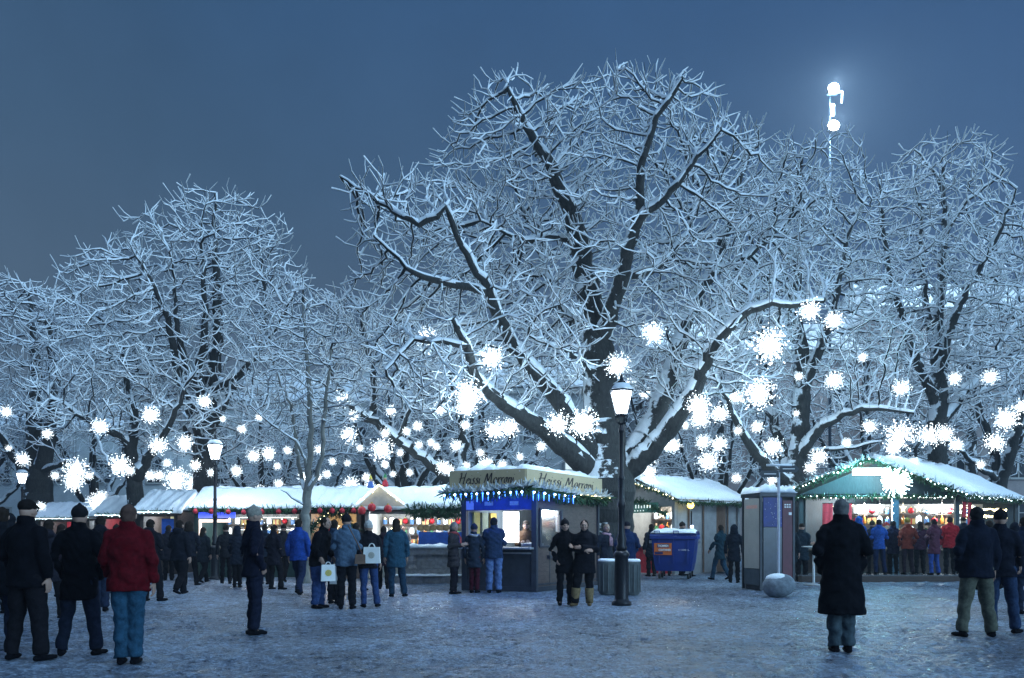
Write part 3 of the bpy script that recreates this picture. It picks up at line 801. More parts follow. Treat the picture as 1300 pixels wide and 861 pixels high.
def lerp(a, b, t): return a + (b - a) * t
def garland_geo(path, rad, dens, seed, snowy=0.25, mats_split=True):
    """fir needles along a path: (green G, white G)"""
    rr = random.Random(seed); g = G(); w = G()
    for a, b in zip(path[:-1], path[1:]):
        a, b = Vector(a), Vector(b); n = max(3, int((b - a).length * dens))
        for k in range(n):
            c = lerp(a, b, rr.random())
            d = Vector((rr.gauss(0, 1), rr.gauss(0, 1), rr.gauss(0, 1) - .25)).normalized()
            L = rad * rr.uniform(.6, 1.25); s = d.cross(Vector((rr.gauss(0, 1), rr.gauss(0, 1), rr.gauss(0, 1)))).normalized() * rad * .13
            tgt = w if (d.z > 0.15 and rr.random() < snowy * 2) else g
            tgt.add([c - s, c + s, c + d * L + s * .3, c + d * L - s * .3], [(0, 1, 2, 3)])
        g.beam(a, b, rad * .25)
    return g, w
def garland(parent, path, rad, seed, loc, dens=150, snowy=0.25, baubles=0, bm=None):
    g, w = garland_geo(path, rad, dens, seed, snowy)
    o = g.build('garland', FIR, parent, loc)
    if w.f: w.build('snow_dusting', FIRS, o, (0, 0, 0)) if False else sub_build(w, 'snow_dusting', FIRS, o, loc)
    if baubles:
        rr = random.Random(seed + 5)
        pts = [Vector(p) for p in path]; tot = sum((b - a).length for a, b in zip(pts[:-1], pts[1:]))
        for k in range(baubles):
            s = tot * (k + .5) / baubles
            for a, b in zip(pts[:-1], pts[1:]):
                L = (b - a).length
                if s <= L: break
                s -= L
            q = G(); q.smooth = True; c = lerp(a, b, s / L) + Vector((rr.uniform(-.05, .05), -.10, -.08))
            q.ball(c, .085, 10, 7); q.lathe([(.02, .08), (.02, .11)], 6, c)
            sub_build(q, 'bauble', bm or RED, o, loc)
    return o
def sub_build(g, name, m, parent, loc):
    off = Vector(loc)
    g.v = [(p[0] - off.x, p[1] - off.y, p[2] - off.z) for p in g.v]
    return g.build(name, m, parent)
def bulbs(parent, path, step, m, loc, size=0.022, name='string_lights', drop=0.0, seed=1):
    rr = random.Random(seed); g = G()
    for a, b in zip(path[:-1], path[1:]):
        a, b = Vector(a), Vector(b); n = max(1, int((b - a).length / step))
        for k in range(n):
            c = lerp(a, b, (k + .5) / n) + Vector((rr.uniform(-.03, .03), rr.uniform(-.05, .02), rr.uniform(-.06, .03) - drop * rr.random()))
            g.octa(c, size * rr.uniform(.8, 1.3))
        g.beam(a, b, 0.008)
    return sub_build(g, name, m, parent, loc)
def snow_slab(a, b, c, d, th, seed, nx=44, ny=12):
    """snow on a roof face a-b (eave) c-d (ridge), a under d; rounded lip over the eave"""
    rr = np.random.default_rng(seed); g = G(); g.smooth = True
    a, b, c, d = map(Vector, (a, b, c, d)); vs = []
    for j in range(ny + 1):
        for i in range(nx + 1):
            u, v = i / nx, j / ny
            p = lerp(lerp(a, b, u), lerp(d, c, u), v)
            e = min(u, 1 - u) * nx / 1.2; e2 = v * ny / 1.2
            k = min(1, math.sqrt(max(0, min(1, e)))) * min(1, .25 + math.sqrt(max(0, min(1, e2))))
            z = th * k * (1 + 0.34 * math.sin(u * 9 + seed) * math.sin(v * 5 + seed * 2) + 0.22 * math.sin(u * 31 + seed * 3 + 4 * v) + 0.12 * rr.normal())
            o = (lerp(a, b, u) - lerp(d, c, u)).normalized() * ((0.03 + 0.06 * math.sin(u * 23 + seed) * math.sin(u * 57) + 0.05 * rr.random()) if j == 0 else 0)
            vs.append(p + Vector((0, 0, z + .012)) + o)
    n = nx + 1; m = (nx + 1) * (ny + 1)
    low = []
    for j in range(ny + 1):
        for i in range(nx + 1):
            low.append(lerp(lerp(a, b, i / nx), lerp(d, c, i / nx), j / ny) + Vector((0, 0, .004)))
    fs = []
    for j in range(ny):
        for i in range(nx):
            k = j * n + i
            fs.append((k, k + 1, k + n + 1, k + n)); fs.append((m + k, m + k + n, m + k + n + 1, m + k + 1))
    for i in range(nx):
        fs.append((m + i, m + i + 1, i + 1, i)); k = ny * n + i; fs.append((k, k + 1, m + k + 1, m + k))
    for j in range(ny):
        k = j * n; fs.append((k, k + n, m + k + n, m + k)); k = j * n + nx; fs.append((m + k, m + k + n, k + n, k))
    return g.add(vs + low, fs)

GOODS = {}
def place_good(kind, loc, rz, label, group, scale=1.0):
    if kind not in GOODS:
        if kind == 'bauble':
            t = thing('christmas_bauble', label, 'ornament', loc, rz, group)
            g = G(); g.smooth = True; g.ball((0, 0, 0), .09, 10, 8); g.build('ball', mat('bauble_red', (.6, .03, .04), .2, .1, 3, 0), t)
            g = G(); g.lathe([(.025, .085), (.022, .115)], 8); g.build('cap', GOLD, t)
        elif kind == 'toy':
            t = thing('wooden_toy', label, 'toy', loc, rz, group)
            g = G(); g.lathe([(.05, 0), (.06, .02), (.045, .12), (.02, .15)], 8); g.build('body', mat('toy_green', (.08, .3, .12), .5, .2, 5, 0), t)
            g = G(); g.smooth = True; g.ball((0, 0, .18), .04, 8, 6); g.build('head', mat('toy_skin', (.6, .42, .3), .5, .1, 5, 0), t)
        elif kind == 'star':
            t = thing('paper_star', label, 'ornament', loc, rz, group)
            g = G(); pts = [(.16 * (1 if k % 2 == 0 else .45) * math.cos(k * PI / 5 + PI / 2), 0, .16 * (1 if k % 2 == 0 else .45) * math.sin(k * PI / 5 + PI / 2)) for k in range(10)]
            for k in range(10):
                g.add([pts[k], pts[(k + 1) % 10], (0, -.05, 0), (0, .05, 0)], [(0, 1, 2), (1, 0, 3)])
            g.build('points', glow('paper_star_glow', (1.0, .86, .55), 1.6), t)
            g = G(); g.tube([(0, 0, .16), (0, 0, .30)], .004, 5); g.build('cord', WOOD_D, t)
        elif kind == 'candle':
            t = thing('candle_jar', label, 'candle', loc, rz, group)
            g = G(); g.lathe([(.05, 0), (.06, .03), (.06, .13), (.055, .14)], 10); g.build('jar', mat('jar_blue', (.12, .25, .5), .25, .2, 4, 0), t)
            g = G(); g.octa((0, 0, .165), .03); g.build('flame', WARM, t)
        elif kind == 'box':
            t = thing('gift_box', label, 'box', loc, rz, group)
            g = G(); g.box((0, 0, .08), (.2, .16, .16)); g.build('carton', mat('carton_gold', (.62, .45, .16), .5, .2, 5, 0), t)
            g = G(); g.box((0, 0, .081), (.03, .166, .166)); g.box((0, 0, .083), (.206, .03, .168)); g.build('ribbon', RED, t)
        elif kind == 'lantern':
            t = thing('glass_lantern', label, 'lantern', loc, rz, group)
            g = G(); g.lathe([(.06, .02), (.075, .05), (.07, .18), (.04, .21)], 8); g.build('glass', glow('lantern_white', (.85, .95, 1.0), 1.5), t)
            g = G(); g.lathe([(.07, 0), (.07, .02)], 8); g.build('base', STEEL, t)
            g = G(); g.lathe([(.045, .212), (.015, .25)], 8); g.build('cap', STEEL, t)
        elif kind == 'bottle':
            t = thing('amber_bottle', label, 'bottle', loc, rz, group)
            g = G(); g.smooth = True; g.lathe([(.045, 0), (.05, .02), (.05, .15), (.02, .20), (.018, .25)], 10); g.build('glass', mat('amber', (.45, .18, .03), .2, .2, 5, 0), t)
            g = G(); g.lathe([(.02, .25), (.02, .275)], 8); g.build('cap', GOLD, t)
        elif kind == 'scarf':
            t = thing('hanging_scarf', label, 'scarf', loc, rz, group)
            g = G(); g.smooth = True
            pts = []
            for k in range(7):
                for i in range(7):
                    pts.append((.13 * (i / 3 - 1), .02 * math.sin(i * 2.1 + k * .4), -.11 * k))
            fs = [(k * 7 + i, k * 7 + i + 1, k * 7 + i + 8, k * 7 + i + 7) for k in range(6) for i in range(6)]
            g.add(pts, fs); g.add([(p[0], p[1] + .02, p[2]) for p in pts], [f[::-1] for f in fs])
            g.build('cloth', RED, t)
            g = G(); g.tube([(-.14, .01, .005), (.14, .01, .005)], .012, 6); g.build('rail', WOOD_D, t)
        GOODS[kind] = t
        t.scale = (scale,) * 3
        return t
    return dup(GOODS[kind], loc, rz, label, scale, group)
TOYMATS = []

def stall(name, label, O, A, B, eave, ridge, gable='front', over=0.35, wallm=None, roofm=None, snow=0.11, seed=1, front='open', left='wall', right='wall', counter=1.0, ctm=None, back=True, light=(.74, .88, 1.0), watts=60, fascia=0.25, posts=True, group='market stalls', counter_over=.18):
    """O: near right corner on the ground, A: along the front to the near left corner, B: depth vector.
       gable 'front': ridge runs along B; 'side': ridge runs along A."""
    O = Vector((O[0], O[1], 0)); A = Vector((A[0], A[1], 0)); B = Vector((B[0], B[1], 0))
    loc = O + A * .5 + B * .5
    t = thing(name, label, 'market stall', loc, group=group)
    wallm = wallm or WOOD_D; roofm = roofm or WOOD_D
    pt = lambda u, v, z: O + A * u + B * v + Vector((0, 0, z))
    lA, lB = A.length, B.length
    oa, ob = over / lA, over / lB
    # posts
    for u, v in ((.012, .012), (.988, .012), (.012, .988), (.988, .988)):
        g = G(); p = pt(u, v, eave / 2); g.box(p, (.13, .13, eave - .02), rz=math.atan2(A.y, A.x)); g.build('post', wallm, t, loc)
    g = G()
    if back: g.wall(pt(.03, .985, 0), pt(.97, .985, 0), .02, eave - .01, .05)
    g.build('back_wall', wallm, t, loc) if back else None
    for side, u in ((right, .015), (left, .985)):
        if side == 'wall': g = G(); g.wall(pt(u, .05, 0), pt(u, .95, 0), .02, eave - .01, .06); g.build('side_wall', wallm, t, loc)
        elif side == 'half':
            g = G(); g.wall(pt(u, .05, 0), pt(u, .95, 0), .02, counter, .06); g.build('side_wall', wallm, t, loc)
            g = G(); g.wall(pt(u, .05, 0), pt(u, .95, 0), eave - fascia, eave - .01, .05); g.build('side_fascia', wallm, t, loc)
    if front == 'open':
        g = G(); g.wall(pt(.04, .015, 0), pt(.96, .015, 0), .03, counter - .03, .05); g.build('front_panel', ctm or wallm, t, loc)
        g = G(); n = B.normalized(); q = -n * counter_over
        g.wall(pt(.0, .04, 0) + q, pt(1, .04, 0) + q, counter - .028, counter + .02, .5); g.build('counter', WOOD_M, t, loc)
        g = G(); g.wall(pt(.04, .02, 0), pt(.96, .02, 0), eave - fascia, eave - .012, .05); g.build('fascia', wallm, t, loc)
    else:
        g = G(); g.wall(pt(.03, .015, 0), pt(.97, .015, 0), .02, eave - .01, .05); g.build('front_panel', ctm or wallm, t, loc)
    # roof faces (eave a-b, ridge d-c)
    if gable == 'front':
        faces = []
        for u0, u1 in ((-oa, .5), (1 + oa, .5)):
            ze = ridge - (ridge - eave) * (.5 + oa) / .5
            faces.append((pt(u0, -ob, ze), pt(u0, 1 + ob, ze), pt(.5, 1 + ob, ridge), pt(.5, -ob, ridge)))
    else:
        faces = []
        for v0 in (-ob, 1 + ob):
            ze = ridge - (ridge - eave) * (.5 + ob) / .5
            faces.append((pt(-oa, v0, ze), pt(1 + oa, v0, ze), pt(1 + oa, .5, ridge), pt(-oa, .5, ridge)))
    g = G()
    for f in faces: g.prism([f[0], f[1], f[2], f[3]], (0, 0, -.06))
    rf = g.build('roof', roofm, t, loc)
    for k, f in enumerate(faces):
        sub_build(snow_slab(*f, snow, seed * 7 + k), 'snow_cover', SNOW, rf, loc)
    # gable boards
    tck = .05
    for k in (0.0, 1.0):
        g = G()
        if gable == 'front': g.prism([pt(.02, k, eave - .02), pt(.98, k, eave - .02), pt(.5, k, ridge - .09)], B.normalized() * (tck if k == 0 else -tck))
        else: g.prism([pt(k, .02, eave - .02), pt(k, .98, eave - .02), pt(k, .5, ridge - .09)], A.normalized() * (tck if k == 0 else -tck))
        g.build('gable', wallm, t, loc)
    if watts > 0:
        lp = G(); c = pt(.5, .30, eave - .07); lp.beam(c - A * .3, c + A * .3, .07, .05); lb = sub_build(lp, 'strip_lamp', TUBE, t, loc)
        for uu in ((.5,) if lA < 3 else (.27, .73)):
            l = lamp('strip_lamp_light', t, (0, 0, 0), light, watts, .12); l.location = pt(uu, .40, eave - .32) - loc
    return t, pt, loc

def shelf_goods(pt, loc_, v, us, zs, kinds, group, labelf, seed, mats_=None):
    rr = random.Random(seed)
    for z in zs:
        for u in us:
            k = rr.choice(kinds)
            hang = k in ('bauble', 'star', 'scarf')
            p = pt(u + rr.uniform(-.012, .012), v, z + (.32 if hang else 0))
            place_good(k, p, rr.uniform(-.5, .5), labelf[k], group, rr.uniform(.9, 1.25))
def shelves(t, pt, loc, v, zs, u0=.06, u1=.94):
    for z in zs:
        g = G(); g.wall(pt(u0, v, 0), pt(u1, v, 0), z - .03, z - .004, .24); g.build('shelf', WOOD_M, t, loc)
def litback(t, pt, loc, m=None, z0=1.0, z1=2.2, v=.955):
    g = G(); g.wall(pt(.05, v, 0), pt(.95, v, 0), z0, z1, .02); g.build('back_board', m or LITWALL, t, loc)

# ---- far left: four small stalls stepping back, ridge along the row, gable end to the right
def small_stall(x0px, x1px, d, label, seed, wallm, inner, tube_m=TUBE, eave=2.35, ridge=3.0, depth=2.6, watts=50):
    x0, x1 = X_(x0px, d), X_(x1px, d)
    t, pt, loc = stall('market_stall', label, (x1, d), (x0 - x1, 0), (0, depth), eave, ridge, 'side', seed=seed, wallm=wallm, watts=watts, right='wall', over=.3)
    litback(t, pt, loc, inner)
    # tube lamp up the near slope of the right gable
    g = G(); a = pt(-.02 - .38 / (x1 - x0), -.06, eave - .04); b = pt(-.02 - .38 / (x1 - x0), .46, ridge - .06); g.beam(a, b, .05); g.build('tube_lamp', tube_m, t, loc)
    l = lamp('tube_lamp_light', t, (0, 0, 0), (1, .95, .9), 14, .15); l.location = (a + b) / 2 - loc + Vector((.15, -.2, 0))
    garland(t, [pt(1.0, -.13, eave - .06), pt(0, -.13, eave - .06)], .16, seed, loc, 90, .3)
    bulbs(t, [pt(1.0, -.17, eave - .1), pt(0, -.17, eave - .1)], .16, COOL, loc, .02, seed=seed)
    return t, pt, loc
REDW = mat('red_board', (0.22, 0.02, 0.025), 0.6, 0.2, 5, 0.1)
t1, p1, l1 = small_stall(50, 104, 43, 'farthest small stall with red hangings and lit white rake at the row end', 201, WOOD_D, RED, watts=90)
t2, p2, l2 = small_stall(112, 122, 40, 'narrow dark stall wedged between the farthest stall and the red one', 202, WOOD_D, LITWALL)
t3, p3, l3 = small_stall(126, 180, 36, 'dark red stall with white tube lamp and blue sign on its gable', 203, REDW, LITWALL)
t4, p4, l4 = small_stall(180, 224, 31.5, 'stall with yellowish lit window and tube lamp next to the blue signed stall', 204, WOOD_D, mat('yellow_board', (.55, .48, .25), .7, .2, 5, 0), watts=90)
# blue star cloth in its window and signs
g = G(); g.wall(p4(.05, .0, 0), p4(.42, .0, 0), 1.35, 2.02, .03); g.build('star_banner', mat('blue_cloth', (.02, .10, .45), .6, .3, 6, 0), t4, l4)
def lit_sign(parent, loc, c, w, h, m, text, tm, size, xdir=(1, 0, 0)):
    g = G(); x = Vector(xdir).normalized(); g.beam(Vector(c) - x * w / 2, Vector(c) + x * w / 2, .06, h); s = sub_build(g, 'sign_board', m, parent, loc)
    if text:
        n = Vector((x.y, -x.x, 0)) * -1
        n = Vector((0, 0, 1)).cross(x) * -1
        org = Vector(c) - x * w * .42 - Vector((0, 0, h * .28)) + n * .036 - Vector(loc)
        lettering('lettering', text, size, tm, s, org, x, width=w * .84)
    return s
BLUEGLOW = glow('blue_sign_glow', (0.03, 0.08, 0.95), 1.3)
g = G(); g.wall(p3(-.05, .35, 0), p3(-.05, .95, 0), 2.22, 2.62, .05); g.build('sign_board', BLUEGLOW, t3, l3)
g = G()
for k in range(5): g.beam(p3(-.10, .42 + k * .1, 2.36 + .03 * k), p3(-.10, .49 + k * .1, 2.42 + .02 * k), .07)
g.build('sign_figure', glow('white_sign_glow', (.8, .9, 1.0), 3), t3, l3)

# ---- long stall with the blue board
O5 = (X_(384, 28.6), 28.6)
t5, p5, l5 = stall('market_stall', 'long stall with thick snow roof and blue lit board above its window', O5, (X_(248, 28.6) - O5[0], 0), (0, 2.7), 2.36, 2.95, 'side', seed=205, wallm=mat('dark_green_wood', (.02, .05, .045), .6, .3, 6, .2), watts=75, over=.3, snow=.12)
litback(t5, p5, l5)
g = G(); g.wall(p5(.62, -.03, 0), p5(.96, -.03, 0), 1.98, 2.30, .05); s = g.build('sign_board', BLUEGLOW, t5, l5)
g = G(); g.wall(p5(.66, -.055, 0), p5(.93, -.055, 0), 1.84, 1.93, .05); g.build('lamp_strip', glow('pinkish_strip', (1, .75, .62), 2.2), t5, l5)
g = G(); g.wall(p5(.93, -.05, 0), p5(.95, -.05, 0), .95, 1.93, .05); g.build('lamp_post', glow('pinkish_strip', (1, .75, .62), 2.2), t5, l5)
garland(t5, [p5(1.03, -.13, 2.28), p5(.5, -.14, 2.24), p5(-.03, -.13, 2.28)], .17, 5, l5, 150, .25, 7)
bulbs(t5, [p5(.58, -.02, 2.0), p5(.05, -.02, 2.0)], .10, COOL, l5, .014, drop=.9, seed=3)
bulbs(t5, [p5(.58, -.02, 1.6), p5(.05, -.02, 1.6)], .09, COOL, l5, .014, drop=.9, seed=4)
shelves(t5, p5, l5, .9, (1.1, 1.45, 1.8))
# ---- stall with bauble garland and wreath arch
O6 = (X_(456, 28.2), 28.2)
t6, p6, l6 = stall('market_stall', 'brown stall behind the young tree with red baubles and a fir arch', O6, (X_(392, 28.2) - O6[0], 0), (0, 2.7), 2.36, 2.95, 'side', seed=206, wallm=WOOD_M, watts=70, light=(1, .85, .62), over=.28, snow=.12)
litback(t6, p6, l6, mat('tan_board', (.45, .33, .18), .7, .2, 5, 0)); shelves(t6, p6, l6, .9, (1.1, 1.5))
garland(t6, [p6(1.05, -.13, 2.28), p6(-.05, -.13, 2.28)], .17, 6, l6, 170, .2, 5)
arch = [p6(.96 - .92 * k / 14, -.06, 1.55 + .62 * math.sin(PI * k / 14)) for k in range(15)]
garland(t6, arch, .22, 16, l6, 190, .1); bulbs(t6, arch, .13, WARM, l6, .018, seed=8)
# ---- gabled stall with white lit window
O7 = (X_(588, 27.9), 28.3)
t7, p7, l7 = stall('market_stall', 'white lit stall with lamp string and red ornaments left of the chestnut stand', O7, (X_(462, 27.9) - O7[0], 0), (0, 2.7), 2.36, 2.95, 'side', seed=207, wallm=mat('cream_wood', (.5, .47, .42), .6, .2, 6, .1), watts=110, light=(.74, .88, 1), over=.28, snow=.12)
litback(t7, p7, l7); shelves(t7, p7, l7, .9, (1.1, 1.45, 1.8))
# small porch gable over its left half
g = G(); a, b, c = p7(1.06, -.2, 2.34), p7(.58, -.2, 2.34), p7(.84, -.2, 2.98)
g.prism([a, b, c], (0, .05, 0)); g.build('porch_gable', mat('cream_wood', (.5, .47, .42), .6, .2, 6, .1), t7, l7)
bulbs(t7, [p7(1.06, -.24, 2.42), p7(.84, -.24, 3.04), p7(.58, -.24, 2.42)], .11, WARM, l7, .026, seed=12)
garland(t7, [p7(.56, -.12, 2.24), p7(.0, -.12, 2.26)], .26, 7, l7, 260, .1)
garland(t7, [p7(.5, -.1, 2.05), p7(.0, -.1, 2.07)], .2, 17, l7, 230, .0)
g = G(); g.wall(p7(.46, -.03, 0), p7(.02, -.03, 0), 1.08, 1.52, .03); g.build('blue_banner', mat('blue_cloth', (.02, .10, .45), .6, .3, 6, 0), t7, l7)
for k in range(7):
    q = G(); q.smooth = True; c = p7(.44 - .065 * k, -.05, 1.66); q.ball(c, (.12, .1, .11), 10, 7); q.build('bread_roll', mat('loaf', (.42, .27, .13), .7, .3, 9, .2), t7, l7)
for i, (u, z) in enumerate(((1.0, 2.2), (.9, 2.3), (.74, 2.25))):
    place_good('bauble', p7(u, -.3, z), 0, ('red bauble hanging at the outer corner of the lamp strung porch', 'red bauble hanging under the middle of the lamp strung porch', 'red bauble hanging at the porch side nearer the chestnut stand')[i], 'red porch baubles', 1.5)
# two ornaments riding on the ridge of the porch
def ridge_doll(loc, label, cm, hm):
    t = thing('roof_figure', label, 'ornament', loc); t.scale = (.6,) * 3
    g = G(); g.lathe([(.16, 0), (.18, .1), (.12, .3), (.07, .36)], 10); g.build('body', cm, t)
    g = G(); g.smooth = True; g.ball((0, 0, .44), .10, 10, 7); g.build('head', mat('toy_skin', (.6, .42, .3), .5, .1, 5, 0), t)
    g = G(); g.lathe([(.11, .48), (.05, .62), (.005, .74)], 10); g.build('cap', hm, t)
ridge_doll(p7(.95, -.02, 2.96), 'little blue and yellow figure sitting on the snow of the porch ridge', mat('doll_blue', (.05, .15, .5), .6, .2, 5, 0), mat('doll_yellow', (.6, .5, .08), .6, .2, 5, 0))
ridge_doll(p7(.80, -.04, 3.0), 'little red and green figure sitting on the snow of the porch ridge', RED, mat('doll_green', (.05, .3, .1), .6, .2, 5, 0))

# ---- grey stall behind the blue container, gable turned to the left
O8 = Vector((X_(856, 31.0), 31.0, 0)); A8 = Vector((-1.95, 2.25, 0)); B8 = Vector((3.0, 2.6, 0))
t8, p8, l8 = stall('market_stall', 'grey walled stall behind the blue container with its lit gable turned left', O8, A8, B8, 2.85, 3.5, 'front', seed=208, wallm=GREYP, watts=150, light=(.95, .95, .85), over=.35, snow=.15, fascia=.4, ctm=RED)
litback(t8, p8, l8, z1=2.6, v=.6); shelves(t8, p8, l8, .56, (1.15, 1.6, 2.05))
nrm8 = Vector((A8.y, -A8.x, 0)).normalized() * -1
rk = [p8(-.14, -.12, 2.72), p8(.5, -.12, 3.38), p8(1.14, -.12, 2.72)]
garland(t8, rk, .16, 8, l8, 150, .2); bulbs(t8, rk, .16, WARM, l8, .03, seed=18)
ar = [p8(.03 + .94 * k / 12, -.1, 2.15 + .5 * math.sin(PI * k / 12)) for k in range(13)]
garland(t8, ar, .22, 28, l8, 160, .0); bulbs(t8, ar, .2, WARM, l8, .028, seed=19)
g = G(); g.beam(p8(1.12, -.2, 2.72), p8(.62, -.2, 3.22), .05); g.build('tube_lamp', TUBE, t8, l8)
g = G(); a, b = p8(.72, -.10, 2.42), p8(.14, -.10, 2.42); g.beam(a, b, .05, .36)
sg = sub_build(g, 'sign_board', mat('sign_green', (.06, .22, .17), .6, .2, 6, 0), t8, l8)
xx = (b - a).normalized(); nn = xx.cross(Vector((0, 0, 1)))
g = G()
for r_ in range(2):
    for k in range(11 - r_ * 3):
        u = .68 - .045 * k - .03 * r_; h = (.12, .05)[r_] * r3.uniform(.7, 1.1)
        g.beam(p8(u, -.13, 2.40 - .11 * r_), p8(u, -.13, 2.40 - .11 * r_ + h), .035)
sub_build(g, 'lettering', glow('sign_letters', (.8, .95, .9), .9), sg, l8)
ev = [p8(-.17, -.1, 2.60), p8(-.17, 1.05, 2.60)]
garland(t8, ev, .16, 38, l8, 110, .35)
q = G(); q.smooth = True; q.ball(p8(-.14, .1, 2.5), .13, 10, 8); q.build('bulb', glow('yellow_bulb', (1, .78, .12), 6), t8, l8)
q = G(); q.smooth = True; q.ball(p8(-.10, .16, 1.72), .06, 8, 6); q.build('wall_bulb', glow('bluish_bulb', (.6, .7, 1.0), 8), t8, l8)
g = G()
for v in (.2, .42, .8): g.beam(p8(-.012, v, .05), p8(-.012, v, 2.6), .05)
g.beam(p8(-.02, .67, .05), p8(-.02, .67, 2.65), .40, .06); g.build('wall_battens', WOOD_M, t8, l8)
g = G(); g.tube([p8(-.05, .2, 1.0), p8(-.05, .2, 2.3)], .025, 6); g.build('drain_pipe', BLACKM, t8, l8)

# ---- the big gabled stall on the right
O9 = Vector((X_(1216, 28), 28, 0)); A9 = Vector((X_(1016, 28) - X_(1216, 28), .25, 0)); B9 = Vector((4.4, 4.2, 0))
t9, p9, l9 = stall('market_stall', 'big gabled stall glowing turquoise under its snowy roof on the right', O9, A9, B9, 2.78, 3.86, 'front', seed=209, wallm=mat('blue_black_wood', (.035, .05, .06), .6, .3, 6, .2, stretch=(6, 1, 1)), watts=190, light=(.74, .9, 1.0), over=.45, snow=.17, fascia=.14, right='half', counter=.95, ctm=WOOD_D)
litback(t9, p9, l9, z1=2.5, v=.5); shelves(t9, p9, l9, .46, (1.1, 1.45, 1.8, 2.15))
rk = [p9(-.10, -.09, 2.68), p9(.5, -.09, 3.88), p9(1.10, -.09, 2.68)]
garland(t9, rk, .20, 9, l9, 170, .45); bulbs(t9, rk, .13, COOL, l9, .03, seed=29)
ev = [p9(-.10, -.07, 2.68), p9(-.10, 1.05, 2.68)]
garland(t9, ev, .18, 39, l9, 130, .4); bulbs(t9, ev, .15, COOL, l9, .03, seed=30)
lo = [p9(0, -.03, 2.66), p9(1, -.03, 2.66)]
garland(t9, lo, .15, 49, l9, 150, .1); bulbs(t9, lo, .2, COOL, l9, .022, seed=31)
# gable lamps: a wide box lamp under the peak and a round burst
g = G(); g.beam(p9(.62, -.06, 3.46), p9(.42, -.06, 3.46), .16, .22); g.build('box_lamp', glow('turquoise_lamp', (.72, .97, 1.0), 8), t9, l9)
g = G(); rr = random.Random(6); c9 = p9(.335, -.12, 3.12)
for k in range(130):
    a = rr.uniform(0, 2 * PI); d_ = Vector((math.cos(a), -abs(rr.gauss(0, .35)), math.sin(a))); L = rr.uniform(.2, .5)
    g.tube([c9, c9 + d_ * L], [.012, .005], 3, cap=False)
    for f in (.4, .6, .8, 1): g.octa(c9 + d_ * L * f, .022 * rr.uniform(.6, 1.3))
g.build('burst_lamp', glow('turquoise_lamp', (.72, .97, 1.0), 8), t9, l9)
for u, z, w_ in ((.52, 3.4, 130), (.335, 3.12, 130)):
    l = lamp('gable_lamp_light', t9, (0, 0, 0), (.25, .85, 1.0), w_, .1); l.location = p9(u, -.24, z) - l9
# middle post wrapped in lights, red hangings
g = G(); c = p9(.385, -.01, 0); g.box((c.x, c.y, 1.4), (.2, .12, 2.5)); mp_ = g.build('middle_post', mat('blue_post', (.04, .10, .16), .6, .3, 8, .1), t9, l9)
bulbs(t9, [p9(.385, -.05, 2.6), p9(.385, -.05, 1.0)], .09, COOL, l9, .02, seed=32)
for i, (u, z) in enumerate(((.81, 2.45), (.69, 2.45))):
    place_good('scarf', p9(u, .0, z), 0, ('red cloth hanging in the big stall behind the head of the black coated man', 'red cloth hanging in the big stall above the bright blue jackets')[i], 'red cloths in the big gabled stall', 1.25)
for i, v in enumerate((.06, .14)):
    place_good('scarf', p9(.0, v, 2.5) + Vector((.08, -.02, 0)), .8, ('red cloth hanging at the right corner post of the big stall', 'red cloth hanging second behind the corner post of the big stall')[i], 'red cloths in the big gabled stall', 1.1)
bulbs(t9, [p9(.36, .30, 2.42), p9(.03, .30, 2.42)], .10, WARM, l9, .03, seed=33)
bulbs(t9, [p9(.36, .30, 2.22), p9(.03, .30, 2.22)], .12, COOL, l9, .03, seed=34)
bulbs(t9, [p9(.97, .30, 2.4), p9(.75, .30, 2.4)], .12, WARM, l9, .03, seed=35)
bulbs(t9, [p9(.06, .25, 2.35), p9(.06, .95, 2.35)], .10, WARM, l9, .026, seed=36)
bulbs(t9, [p9(.06, .25, 2.1), p9(.06, .95, 2.1)], .12, WARM, l9, .026, seed=37)
pf = thing('wooden_platform', 'low wet wooden platform along the front of the big gabled stall', 'platform', (X_(1150, 26.7), 26.7, 0))
WETP = mat('wet_plank', (.10, .10, .11), .22, .3, 6, .1, stretch=(.4, 8, 8))
g = G()
for k in range(11): g.box((0, -.80 + k * .158, .205), (7.0, .15, .03))
g.build('planks', WETP, pf)
g = G(); g.box((0, -.86, .095), (7.0, .05, .19)); g.box((-3.47, 0, .094), (.05, 1.66, .188)); g.box((3.47, 0, .094), (.05, 1.66, .188)); g.build('skirt', WOOD_D, pf)

# ---- the goods on the shelves
for kk, cc in (('toy', None),): pass
def goods_row(pt, v, u0, u1, n, z, kinds, stallname, group, seed, sc_=1.0):
    rr = random.Random(seed)
    names = {'lantern': 'white glowing glass lantern', 'bottle': 'amber bottle with gilt cap', 'bauble': 'red gold capped bauble', 'toy': 'small green wooden toy figure', 'star': 'glowing yellow paper star', 'candle': 'small blue candle jar', 'box': 'gold gift box tied with red ribbon'}
    for k in range(n):
        kd = kinds[(k + seed) % len(kinds)]
        hang = kd in ('bauble', 'star')
        u = u0 + (u1 - u0) * (k + .5) / n
        place_good(kd, pt(u, v, z + (.12 if kd == 'bauble' else .2 if kd == 'star' else 0)), rr.uniform(-.5, .5), names[kd] + ' in ' + stallname, names[kd].split()[-1] + ' ' + kd + ' goods of ' + group, sc_ * rr.uniform(.95, 1.15))
for z, ks in ((1.1, ['box', 'toy', 'lantern', 'candle']), (1.45, ['candle', 'bottle', 'lantern', 'toy', 'box']), (1.8, ['lantern', 'box', 'bottle', 'bauble', 'candle']), (2.15, ['star', 'lantern', 'candle', 'star', 'bauble'])):
    goods_row(p9, .44, .06, .94, 17, z, ks, 'the big gabled stall', 'the big gabled stall', int(z * 10), 1.2)
